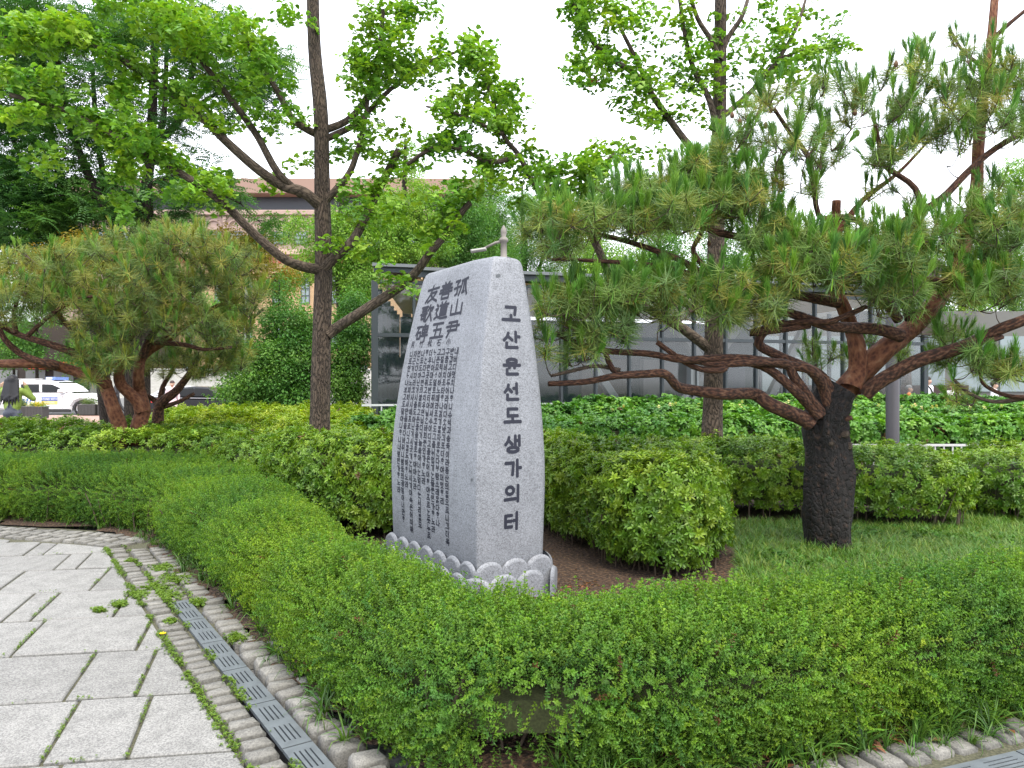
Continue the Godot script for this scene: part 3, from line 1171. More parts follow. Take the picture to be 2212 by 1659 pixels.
# a syllable as strokes in a unit box; capital letters stand for the old dotted vowel
func syllable(ch: String) -> Array:
	var l := 0
	var v := 99
	var t := 0
	if OLD.has(ch):
		l = OLD[ch][0]
		t = OLD[ch][1]
	else:
		var c := ch.unicode_at(0) - 0xAC00
		l = c / 588
		v = (c % 588) / 28
		t = c % 28
	var out := []
	var b := 1.0 if t == 0 else 0.60
	var dot := [Vector2(0.485, 0), Vector2(0.515, 0)]
	if v in [8, 12, 13, 17, 18, 99]:
		out += placed(consonant(l), 0.16, 0.03, 0.68, b * (0.5 if v != 18 else 0.62))
		var y := b * (0.86 if v in [8, 12, 18] else 0.70)
		if v == 99:
			out += [[Vector2(0.49, b * 0.8), Vector2(0.52, b * 0.86)]]
		else:
			out += [[Vector2(0.0, y), Vector2(1.0, y)]]
		if v == 8:
			out += [[Vector2(0.5, y), Vector2(0.5, b * 0.58)]]
		if v == 12:
			out += [[Vector2(0.34, y), Vector2(0.34, b * 0.6)], [Vector2(0.66, y), Vector2(0.66, b * 0.6)]]
		if v == 13:
			out += [[Vector2(0.5, y), Vector2(0.5, b * 0.98)]]
		if v == 17:
			out += [[Vector2(0.36, y), Vector2(0.34, b * 0.98)], [Vector2(0.66, y), Vector2(0.66, b * 0.98)]]
	elif v in [9, 10, 11, 14, 15, 16, 19]:
		out += placed(consonant(l), 0.06, 0.04, 0.52, b * 0.5)
		var y := b * (0.84 if v in [9, 10, 11, 19] else 0.7)
		out += [[Vector2(0.0, y), Vector2(0.68, y - 0.03)], [Vector2(0.84, 0.0), Vector2(0.84, b * 0.98)]]
		if v in [9, 10, 11]:
			out += [[Vector2(0.34, y), Vector2(0.34, b * 0.6)]]
		if v in [14, 15, 16]:
			out += [[Vector2(0.36, y), Vector2(0.34, b * 0.98)]]
		if v in [9, 10]:
			out += [[Vector2(0.84, b * 0.45), Vector2(1.0, b * 0.45)]]
		if v in [14, 15]:
			out += [[Vector2(0.84, b * 0.55), Vector2(0.66, b * 0.55)]]
	else:
		var two := v in [1, 3, 5, 7]
		var x := 0.66 if two else 0.78
		out += placed(consonant(l), 0.02, b * 0.1, 0.46 if two or v in [4, 6] else 0.54, b * 0.8)
		out += [[Vector2(x, 0.0), Vector2(x, b * 1.0)]]
		if two:
			out += [[Vector2(0.92, 0.0), Vector2(0.92, b * 1.0)]]
		if v == 0:
			out += [[Vector2(x, b * 0.48), Vector2(1.0, b * 0.48)]]
		if v == 1:
			out += [[Vector2(x, b * 0.48), Vector2(0.92, b * 0.48)]]
		if v == 2:
			out += [[Vector2(x, b * 0.34), Vector2(1.0, b * 0.34)], [Vector2(x, b * 0.62), Vector2(1.0, b * 0.62)]]
		if v in [4, 5]:
			out += [[Vector2(x, b * 0.48), Vector2(x - 0.2, b * 0.48)]]
		if v in [6, 7]:
			out += [[Vector2(x, b * 0.34), Vector2(x - 0.2, b * 0.34)], [Vector2(x, b * 0.62), Vector2(x - 0.2, b * 0.62)]]
	if t:
		var tl: Array = TAIL[t]
		for k in tl.size():
			out += placed(consonant(tl[k]), 0.12 + 0.42 * k if tl.size() > 1 else 0.14, 0.68, 0.38 if tl.size() > 1 else 0.74, 0.32)
	return out

func character(st: SurfaceTool, face: int, strokes: Array, uc: float, hc: float, w: float, h: float, pen: float) -> void:
	var c := stele_corners(hc)
	var width: float = (c[face] as Vector2).distance_to(c[face + 1])
	for s in strokes:
		stroke(st, face, s, uc - w * 0.5 / width, hc + h * 0.5, w, h, pen)

func hanja(k: int) -> Array:
	match k:
		0: return [pt([8, 16, 38, 12, 24, 32]), pt([24, 32, 28, 86, 16, 94]), pt([4, 56, 44, 48]), pt([94, 6, 54, 17]), pt([58, 18, 52, 62, 42, 97]), pt([71, 16, 70, 70, 64, 86, 78, 80]), pt([80, 15, 85, 60, 98, 97])]
		1: return [pt([50, 6, 50, 85]), pt([12, 34, 14, 88, 88, 84]), pt([88, 30, 88, 90])]
		2: return [pt([20, 18, 82, 15, 82, 62, 18, 64]), pt([6, 41, 98, 37]), pt([40, 18, 36, 60, 16, 100])]
		3: return [pt([34, 2, 41, 13]), pt([67, 1, 58, 13]), pt([14, 20, 88, 17]), pt([22, 32, 82, 29]), pt([6, 45, 95, 41]), pt([50, 19, 50, 58]), pt([28, 49, 34, 57]), pt([72, 46, 65, 56]), pt([4, 62, 97, 58]), pt([26, 71, 26, 97, 76, 95, 76, 69, 26, 71])]
		4: return [pt([42, 2, 48, 13]), pt([74, 1, 66, 13]), pt([32, 20, 98, 16]), pt([66, 20, 58, 32]), pt([42, 34, 42, 78, 88, 76, 88, 32, 42, 34]), pt([42, 49, 88, 47]), pt([42, 63, 88, 61]), pt([8, 12, 18, 23]), pt([4, 39, 20, 37, 10, 60, 22, 80]), pt([2, 94, 22, 83, 52, 96, 99, 93])]
		5: return [pt([12, 12, 90, 9]), pt([46, 12, 36, 88]), pt([22, 47, 79, 44, 74, 88]), pt([2, 91, 99, 88])]
		6: return [pt([6, 25, 94, 18]), pt([45, 2, 36, 50, 6, 98]), pt([34, 47, 82, 42, 60, 75, 24, 98]), pt([40, 58, 62, 82, 94, 98])]
		7: return [pt([2, 12, 50, 9]), pt([10, 20, 10, 36, 33, 35, 33, 19, 10, 20]), pt([43, 12, 43, 48]), pt([0, 53, 52, 50]), pt([10, 61, 10, 81, 33, 80, 33, 60, 10, 61]), pt([44, 52, 44, 96, 35, 90]), pt([68, 2, 56, 34]), pt([62, 21, 96, 18, 87, 38]), pt([76, 32, 70, 66, 52, 98]), pt([76, 48, 98, 97])]
		8: return [pt([2, 14, 42, 11]), pt([22, 14, 2, 60]), pt([15, 46, 15, 84, 38, 82, 38, 45, 15, 46]), pt([70, 0, 62, 12]), pt([52, 14, 52, 50, 93, 48, 93, 12, 52, 14]), pt([52, 31, 93, 30]), pt([72, 14, 72, 50, 55, 66]), pt([44, 69, 99, 66]), pt([79, 53, 79, 101])]
		9: return [pt([30, 8, 30, 60, 16, 97]), pt([30, 8, 78, 8, 78, 95]), pt([30, 34, 78, 34]), pt([30, 59, 78, 59])]
		10: return [pt([26, 5, 8, 37]), pt([18, 28, 46, 25]), pt([30, 28, 30, 93]), pt([70, 5, 54, 37]), pt([62, 28, 96, 25]), pt([78, 28, 78, 97, 66, 90])]
		11: return [pt([4, 30, 46, 27]), pt([26, 5, 26, 97]), pt([26, 34, 4, 67]), pt([28, 36, 45, 58]), pt([68, 10, 52, 45]), pt([78, 7, 97, 42]), pt([74, 44, 57, 87, 88, 82]), pt([82, 66, 95, 93])]
		12: return [pt([8, 15, 94, 11]), pt([48, 14, 8, 67]), pt([34, 50, 34, 93, 81, 91, 81, 49, 34, 50])]
		13: return [pt([50, 5, 50, 95]), pt([24, 30, 10, 77]), pt([76, 26, 92, 81])]
	return []

func stele() -> void:
	var root := thing("stone_stele", "tall grey granite stele with dark carved Korean writing and a scalloped base", "monument")
	var st := begin()
	var hs := [0.12, 0.3, 0.5, 0.7, 0.85, 1.0, 1.15, 1.3, 1.45, 1.6, 1.75, 1.9, 2.05, 2.2, 2.33, 2.362, 2.378, 2.385]
	var ins := [0, 0, 0, 0, 0, 0, 0, 0, 0, 0, 0, 0, 0, 0, 0, 0.006, 0.018, 0.036]
	var last := PackedVector2Array()
	for i in hs.size():
		var r := stele_ring(hs[i], ins[i])
		if i > 0:
			for k in r.size():
				var j := (k + 1) % r.size()
				quad(st, Vector3(last[k].x, hs[i - 1], -last[k].y), Vector3(r[k].x, hs[i], -r[k].y), Vector3(r[j].x, hs[i], -r[j].y), Vector3(last[j].x, hs[i - 1], -last[j].y))
		last = r
	var c := Vector2.ZERO
	for p in last:
		c += p / last.size()
	for k in last.size():
		var j := (k + 1) % last.size()
		tri(st, Vector3(last[k].x, 2.385, -last[k].y), Vector3(c.x, 2.392, -c.y), Vector3(last[j].x, 2.385, -last[j].y))
	done("shaft", st, M.granite, root)
	# two tiers of petals round the foot
	var core := begin(false)
	var cs := stele_corners(0.3)
	var grow := func(o: float) -> Array:
		return [cs[0] + (SU - SV) * o, cs[1] + (-SU - SV) * o, cs[2] + (-SU + SV) * o, cs[3] + (SU + SV) * o]
	plate(core, grow.call(0.015), 0.0, 0.17, 0.0)
	done("plinth", core, M.granite, root)
	for tier in 2:
		var f: Array = grow.call(0.022 + 0.028 * tier)
		for side in 4:
			var a: Vector2 = f[side]
			var b: Vector2 = f[(side + 1) % 4]
			var n := 7 if side % 2 == 0 else 3
			var out := Vector2((a - b).y, (b - a).x).normalized()
			if out.dot((a + b) * 0.5 - (f[0] + f[2]) * 0.5) < 0:
				out = -out
			for k in n + (1 if tier == 1 else 0):
				var u := (k + (0.5 if tier == 0 else 0.0)) / n
				if tier == 1 and k == n:
					continue
				var turn := out
				var q := a.lerp(b, u)
				if tier == 1 and k == 0:
					var prev: Vector2 = f[(side + 3) % 4]
					var o2 := Vector2((prev - a).y, (a - prev).x).normalized()
					if o2.dot(a - (f[0] + f[2]) * 0.5) < 0:
						o2 = -o2
					turn = (out + o2).normalized()
					q = a - turn * 0.03
				petal(root, q, turn, a.distance_to(b) / n * 1.06, 0.315 if tier == 0 else 0.225, tier)
	# lettering: the poem's columns on the broad face, the title, and the line down the narrow face
	var grid := [[0, 0.635, 2.205], [1, 0.622, 2.055], [2, 0.612, 1.905], [3, 0.435, 2.2], [4, 0.428, 2.05], [5, 0.42, 1.9], [6, 0.245, 2.195], [7, 0.225, 2.045], [8, 0.212, 1.895]]
	for g in grid:
		st = begin(false)
		character(st, 0, hanja(g[0]), g[1], g[2], 0.195, 0.128, 0.02)
		done("carved_character", st, M.ink, root)
	st = begin(false)
	for k in 5:
		character(st, 0, hanja(9 + k), 0.115 + 0.119 * k, 1.808, 0.066, 0.054, 0.0072)
	done("subtitle_line", st, M.ink, root)
	var poem := ["내버디몃치나H니슈석과송듁이라동산의D오르니긔더옥", "반갑고야두어라이다P밧긔또더H야머엇H리", "구룸비치조타H나검기L자로K다B람소래G다H나", "그칠적이하노매라조코도그츨뉘업기M믈뿐인가H노라", "고즌므S일로퓌며셔수이디고플은어이H야프르M듯누르", "N니아마도변티아닐Y바회뿐인가H노라", "더우면곳퓌고치우면닙디거늘솔아너M얻디눈서리L모", "RM다구쳔의불휘고든줄을글로H야아노라", "나모도아닌거시플도아닌거시곳기M뉘시기며속은어이뷔", "연M다뎌러코사시예프르니그L됴하H노라", "자근거시노피떠셔만믈을다비취니밤듕의광명이너만H", "니또인N냐보고도말아니H니내벋인가H노라"]
	for k in poem.size():
		st = begin(false)
		for i in poem[k].length():
			character(st, 0, syllable(poem[k][i]), 0.705 - 0.0527 * k, 1.735 - 0.0562 * i, 0.0515, 0.046, 0.0088)
		done("poem_column", st, M.ink, root)
	var title := "고산윤선도생가의터"
	var hh := [1.982, 1.803, 1.62, 1.447, 1.282, 1.09, 0.925, 0.752, 0.566]
	for i in 9:
		st = begin(false)
		character(st, 1, syllable(title[i]), 0.485, hh[i], 0.127, 0.110, 0.0235)
		done("carved_syllable", st, M.ink, root)
	# small chips in the stone
	for q in [[1, 0.15, 2.24, 0.022], [0, 0.95, 0.86, 0.016]]:
		st = begin(false)
		stroke(st, q[0], [Vector2(0, 0), Vector2(1, -0.4)], q[1], q[2], q[3] * 0.8, q[3] * 0.5, q[3])
		done("chip", st, plain(0.1, 0.11, 0.12, 0.9), root)

func petal(root: Node3D, c: Vector2, out: Vector2, w: float, h: float, tier: int) -> void:
	var st := begin()
	var x := Vector3(-out.y, 0, -out.x)
	var z := Vector3(out.x, 0, -out.y)
	var nu := 12
	var nv := 6
	var grid := []
	# a shield with a rounded head and a raised rim
	for i in nu + 1:
		var a := PI * i / nu
		var line := []
		for j in nv + 1:
			var f := float(j) / nv
			var px := -cos(a) * w * 0.5 * f
			var head := sin(a) * minf(w * 0.37, h * 0.5) * f
			var py := h - minf(w * 0.37, h * 0.5) + head
			var bulge := 0.024 * sqrt(maxf(0.0, 1.0 - pow(f, 5.0))) + (0.006 if f > 0.7 and f < 0.95 else 0.0)
			line.append(Vector3(c.x, 0, -c.y) + x * px + Vector3(0, py, 0) + z * bulge)
		grid.append(line)
	for i in nu:
		for j in nv:
			quad(st, grid[i][j], grid[i][j + 1], grid[i + 1][j + 1], grid[i + 1][j])
	# the straight part below the head
	var yb := 0.0
	for j in nv:
		for s in [0, nu]:
			var p: Vector3 = grid[s][j]
			var q: Vector3 = grid[s][j + 1]
			var p0 := Vector3(p.x, yb, p.z) - z * (0.004 * tier)
			var q0 := Vector3(q.x, yb, q.z) - z * (0.004 * tier)
			if s == 0:
				quad(st, p, p0, q0, q)
			else:
				quad(st, p0, p, q, q0)
	done("lotus_petal", st, M.granite, root)
# ---------------------------------------------------------------- hedges and shrubs of the bed
func hedges() -> void:
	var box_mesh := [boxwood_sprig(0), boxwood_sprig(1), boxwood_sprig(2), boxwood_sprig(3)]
	var box_hue := [Color(0.06, 0.16, 0.045), Color(0.12, 0.235, 0.03), Color(0.2, 0.31, 0.03)]
	var az_hue := [Color(0.065, 0.15, 0.025), Color(0.125, 0.225, 0.026), Color(0.2, 0.29, 0.03)]
	var az_far := [Color(0.12, 0.21, 0.02), Color(0.19, 0.285, 0.022), Color(0.28, 0.34, 0.025)]
	var eu_hue := [Color(0.05, 0.15, 0.04), Color(0.09, 0.225, 0.042), Color(0.155, 0.31, 0.045)]
	var az := []
	var eu := []
	for k in 3:
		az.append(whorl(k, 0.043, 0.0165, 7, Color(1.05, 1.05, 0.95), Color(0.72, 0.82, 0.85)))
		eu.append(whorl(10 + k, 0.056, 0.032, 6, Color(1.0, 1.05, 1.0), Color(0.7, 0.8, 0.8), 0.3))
	var hb := thing("boxwood_hedge", "low small-leaved clipped hedge curving along the paving in front of the stele", "hedge")
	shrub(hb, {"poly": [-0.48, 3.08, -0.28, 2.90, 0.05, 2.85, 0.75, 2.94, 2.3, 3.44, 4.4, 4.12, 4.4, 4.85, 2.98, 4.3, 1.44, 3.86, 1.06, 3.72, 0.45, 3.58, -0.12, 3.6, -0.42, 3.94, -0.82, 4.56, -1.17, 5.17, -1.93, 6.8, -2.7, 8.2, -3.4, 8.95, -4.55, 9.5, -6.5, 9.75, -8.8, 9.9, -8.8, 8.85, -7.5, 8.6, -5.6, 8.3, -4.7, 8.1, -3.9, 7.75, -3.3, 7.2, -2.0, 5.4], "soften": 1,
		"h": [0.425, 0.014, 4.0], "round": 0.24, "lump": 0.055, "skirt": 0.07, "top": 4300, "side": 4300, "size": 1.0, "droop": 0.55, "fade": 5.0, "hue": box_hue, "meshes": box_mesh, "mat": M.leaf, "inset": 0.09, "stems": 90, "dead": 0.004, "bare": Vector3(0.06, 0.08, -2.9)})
	var front := begin()
	rng.seed = 41
	for k in 26:
		var q := Vector3(0.08 + gauss(0.22), 0.0, -3.12 + gauss(0.05))
		var g := Vector3(gauss(0.06), 0.3, -0.08 + gauss(0.05))
		var r := 0.005 + rng.randf() * 0.005
		tube(front, [q, q + g * 0.5 + vrand() * 0.02, q + g], [r, r * 0.8, r * 0.6], 5, 0.0, false)
	done("bare_stems", front, M.stem, hb, true)
	var g := "clipped azaleas round the stele"
	var o := {"soften": 2, "round": 0.36, "lump": 0.09, "skirt": 0.16, "top": 620, "side": 660, "size": 1.0, "droop": 0.2, "hue": az_hue, "meshes": az, "mat": M.gloss_leaf, "inset": 0.13, "stems": 50, "dead": 0.005}
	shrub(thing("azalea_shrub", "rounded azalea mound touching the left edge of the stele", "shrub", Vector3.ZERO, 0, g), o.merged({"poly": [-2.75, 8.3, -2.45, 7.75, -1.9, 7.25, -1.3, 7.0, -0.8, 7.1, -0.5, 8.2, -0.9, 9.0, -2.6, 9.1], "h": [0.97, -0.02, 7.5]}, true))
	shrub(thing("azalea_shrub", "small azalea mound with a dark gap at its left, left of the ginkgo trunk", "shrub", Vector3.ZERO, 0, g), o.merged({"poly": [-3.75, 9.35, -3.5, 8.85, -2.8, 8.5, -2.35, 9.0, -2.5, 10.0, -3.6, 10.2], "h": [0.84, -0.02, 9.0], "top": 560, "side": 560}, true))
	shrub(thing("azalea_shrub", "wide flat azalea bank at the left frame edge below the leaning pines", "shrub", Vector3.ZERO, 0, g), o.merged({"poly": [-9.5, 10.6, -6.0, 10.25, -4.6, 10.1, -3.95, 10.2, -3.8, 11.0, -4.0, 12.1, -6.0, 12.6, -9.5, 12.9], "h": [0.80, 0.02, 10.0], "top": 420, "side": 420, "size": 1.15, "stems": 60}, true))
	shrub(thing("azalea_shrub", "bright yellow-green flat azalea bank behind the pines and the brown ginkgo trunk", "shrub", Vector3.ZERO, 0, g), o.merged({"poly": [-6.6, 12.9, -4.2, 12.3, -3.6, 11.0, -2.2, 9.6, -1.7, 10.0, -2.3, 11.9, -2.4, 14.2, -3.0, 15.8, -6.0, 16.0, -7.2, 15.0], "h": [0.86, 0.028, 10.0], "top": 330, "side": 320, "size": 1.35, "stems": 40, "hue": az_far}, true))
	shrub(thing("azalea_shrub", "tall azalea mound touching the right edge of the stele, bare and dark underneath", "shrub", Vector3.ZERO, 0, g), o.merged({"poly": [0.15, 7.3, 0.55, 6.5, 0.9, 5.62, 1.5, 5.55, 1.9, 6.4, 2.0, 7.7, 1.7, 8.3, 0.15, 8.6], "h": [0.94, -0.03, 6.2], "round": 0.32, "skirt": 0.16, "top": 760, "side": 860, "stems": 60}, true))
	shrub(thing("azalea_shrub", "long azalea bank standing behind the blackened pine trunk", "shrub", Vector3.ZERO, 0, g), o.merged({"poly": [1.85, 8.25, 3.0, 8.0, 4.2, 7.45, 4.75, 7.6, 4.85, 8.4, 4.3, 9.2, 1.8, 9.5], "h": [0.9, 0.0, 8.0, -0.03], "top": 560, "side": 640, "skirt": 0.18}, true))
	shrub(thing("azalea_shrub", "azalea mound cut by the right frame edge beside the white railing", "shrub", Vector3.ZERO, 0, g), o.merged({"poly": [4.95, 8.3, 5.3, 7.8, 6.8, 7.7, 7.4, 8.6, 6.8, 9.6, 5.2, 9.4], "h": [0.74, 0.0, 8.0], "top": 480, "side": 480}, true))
	g = "round-leaved hedges in rows before the glass pavilion"
	var e := {"soften": 1, "round": 0.2, "lump": 0.06, "skirt": 0.42, "top": 300, "side": 330, "size": 1.1, "droop": 0.2, "hue": eu_hue, "meshes": eu, "mat": M.gloss_leaf, "inset": 0.14, "stems": 160}
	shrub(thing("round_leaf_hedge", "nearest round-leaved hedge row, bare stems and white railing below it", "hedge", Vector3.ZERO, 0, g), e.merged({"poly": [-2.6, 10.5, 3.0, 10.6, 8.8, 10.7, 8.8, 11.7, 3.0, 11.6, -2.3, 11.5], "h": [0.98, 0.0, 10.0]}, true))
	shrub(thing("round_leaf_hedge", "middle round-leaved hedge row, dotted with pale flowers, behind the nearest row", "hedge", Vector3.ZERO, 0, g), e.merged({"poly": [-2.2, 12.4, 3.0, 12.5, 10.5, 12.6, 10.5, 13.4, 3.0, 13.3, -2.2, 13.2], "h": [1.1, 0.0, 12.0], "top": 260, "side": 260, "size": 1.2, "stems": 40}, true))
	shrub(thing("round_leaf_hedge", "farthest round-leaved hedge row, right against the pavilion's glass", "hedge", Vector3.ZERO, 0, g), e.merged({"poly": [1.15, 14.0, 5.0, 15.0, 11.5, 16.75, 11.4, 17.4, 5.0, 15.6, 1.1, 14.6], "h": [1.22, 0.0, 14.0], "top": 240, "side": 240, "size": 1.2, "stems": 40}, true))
	# grass under the pine, tufts along the hedge's foot
	rng.seed = 51
	var turf := thing("lawn", "patchy grass and clover on brown soil round the foot of the blackened pine", "grass")
	turf.set_meta("kind", "stuff")
	for k in 3:
		var sc := Scatter.new()
		var m := grass_clump(k, 14, 0.11, 0.0048, 1.2, [Color(0.11, 0.22, 0.03), Color(0.15, 0.22, 0.05), Color(0.08, 0.18, 0.035)][k])
		var poly := PackedVector2Array(poly2([1.55, 5.3, 1.5, 4.8, 1.4, 4.1, 3.4, 4.5, 8.0, 6.2, 9.0, 9.0, 7.0, 9.9, 4.8, 9.0, 4.6, 7.6, 3.2, 7.9, 1.9, 8.0, 2.0, 6.6]))
		for i in 13000:
			var p := Vector2(rng.randf_range(1.2, 9.0), rng.randf_range(4.2, 9.9))
			if Geometry2D.is_point_in_polygon(p, poly) and patch.get_noise_2d(p.x * 1.3, p.y * 1.3 + k * 40.0) > -0.3 - (0.15 if p.y > 6 else 0.0):
				sc.add(frame(Vector3(gauss(0.15), 1, gauss(0.15)), rng.randf() * TAU, 0.6 + rng.randf() * 0.9), Vector3(p.x, 0.02, -p.y), vary(Color(1, 1, 1), 0.25))
		scatter("blades", sc, m, M.blade, turf)
	var clover := Scatter.new()
	for c in [[2.25, 6.3], [2.35, 6.1], [3.9, 7.2], [4.2, 7.0], [3.4, 7.3], [4.6, 6.9]]:
		for i in 110:
			clover.add(frame(Vector3(gauss(0.3), 1, gauss(0.3)), rng.randf() * TAU, 0.7 + rng.randf() * 0.8), Vector3(c[0] + gauss(0.12), 0.03 + rng.randf() * 0.06, -c[1] + gauss(0.1)), vary(Color(0.075, 0.17, 0.035), 0.2))
	scatter("clover", clover, whorl(44, 0.03, 0.024, 4, Color(1, 1, 1), Color(0.8, 0.9, 0.9), 0.2), M.leaf, turf)
	var lg := thing("edging_grass", "arching dark grass tufts at the foot of the low hedge beside the border stones", "grass")
	lg.set_meta("kind", "stuff")
	var foot := poly2([-0.6, 3.14, -2.08, 5.44, -3.42, 7.24, -4.05, 7.8, -4.8, 8.12, -5.7, 8.3, -8.0, 8.75])
	var foot2 := poly2([0.15, 2.86, 0.8, 2.9, 1.6, 3.12, 3.2, 3.72])
	for k in 3:
		var sc := Scatter.new()
		var m := grass_clump(10 + k, 16, 0.2, 0.0085, 1.7, [Color(0.05, 0.12, 0.03), Color(0.075, 0.15, 0.035), Color(0.09, 0.19, 0.035)][k])
		for f in [foot, foot2]:
			for i in f.size() - 1:
				var l: float = f[i].distance_to(f[i + 1])
				for j in int(l * (6 if f == foot else 15)):
					var p: Vector2 = f[i].lerp(f[i + 1], rng.randf()) + Vector2(gauss(0.05), gauss(0.05))
					if patch.get_noise_2d(p.x * 2.5 + k * 9.0, p.y * 2.5) > -0.25:
						sc.add(frame(Vector3(gauss(0.2), 1, gauss(0.2)), rng.randf() * TAU, 0.45 + rng.randf() * 0.75), Vector3(p.x, 0.0, -p.y), vary(Color(1, 1, 1), 0.2))
		scatter("blades", sc, m, M.blade, lg)
	# fallen leaves
	var fl := Scatter.new()
	for i in 2600:
		var f: Array = [foot, foot2][rng.randi() % 2]
		var j := rng.randi() % (f.size() - 1)
		var p: Vector2 = f[j].lerp(f[j + 1], rng.randf()) + Vector2(0.16 + gauss(0.07), 0.12 + gauss(0.07))
		if i > 700:
			p = Vector2(0.65 + gauss(0.5), 5.6 + gauss(0.55))
		fl.add(frame(Vector3(gauss(0.3), 1, gauss(0.3)), rng.randf() * TAU, 0.7 + rng.randf()), Vector3(p.x, 0.022 + rng.randf() * 0.01, -p.y), vary(Color(0.1, 0.05, 0.025), 0.4))
	var lt := begin(false)
	leaf(lt, Vector3(0, 0, -0.02), Vector3.BACK, Vector3.UP, 0.04, 0.018, Color(1, 1, 1), 0.1)
	lt.generate_normals()
	var fr := thing("fallen_leaves", "dry brown leaves lying on the bare soil of the bed", "leaves")
	fr.set_meta("kind", "stuff")
	scatter("leaf_litter", fl, lt.commit(), M.leaf, fr)
	# one leafy weed standing out of the grass
	var wd := thing("tall_weed", "bright green star-shaped weed in the grass at the bottom right of the hedge", "weed", Vector3(1.45, 0, -3.13))
	var ws := begin(true)
	rng.seed = 61
	for i in 26:
		var a := i * 2.4
		var hgt := 0.04 + 0.007 * i
		leaf(ws, Vector3(0, hgt, 0), Vector3(cos(a), 0.35 + 0.04 * i, sin(a)), Vector3.UP, 0.115 - 0.002 * i, 0.019, vary(Color(0.12, 0.26, 0.035), 0.12), 0.15, true)
	done("leaf_rosette", ws, M.leaf, wd)
	ws = begin()
	tube(ws, [Vector3.ZERO, Vector3(0, 0.22, 0)], [0.004, 0.003], 5)
	done("stalk", ws, M.stem, wd)

# ---------------------------------------------------------------- pines
func pine_spray(tint_old: Array, tint_new: Array, scale: float, young_share: float) -> Callable:
	return func(sc: Array, e: Vector3, dir: Vector3, tw: SurfaceTool) -> void:
		var n := 3 + rng.randi() % 2
		for k in n:
			var d := (dir + vrand() * 0.75).normalized()
			d.y = absf(d.y) * 0.8 + 0.15
			var q := e + d * (0.05 + 0.1 * rng.randf()) * scale * 1.2
			var sp := [e, q]
			tube(tw, sp, [0.006 * scale, 0.004 * scale], 4, 0.0, false)
			var s := scale * (0.85 + 0.35 * rng.randf())
			sc[rng.randi() % 2].add(frame(d, rng.randf() * TAU, s), q, vary(tint_old[rng.randi() % tint_old.size()], 0.16))
			if rng.randf() < young_share:
				for j in 1 + rng.randi() % 2:
					var y := (d * 0.45 + Vector3(0, 0.9, 0) + vrand() * 0.3).normalized()
					sc[2 + rng.randi() % 2].add(frame(y, rng.randf() * TAU, s), q, vary(tint_new[rng.randi() % tint_new.size()], 0.14))

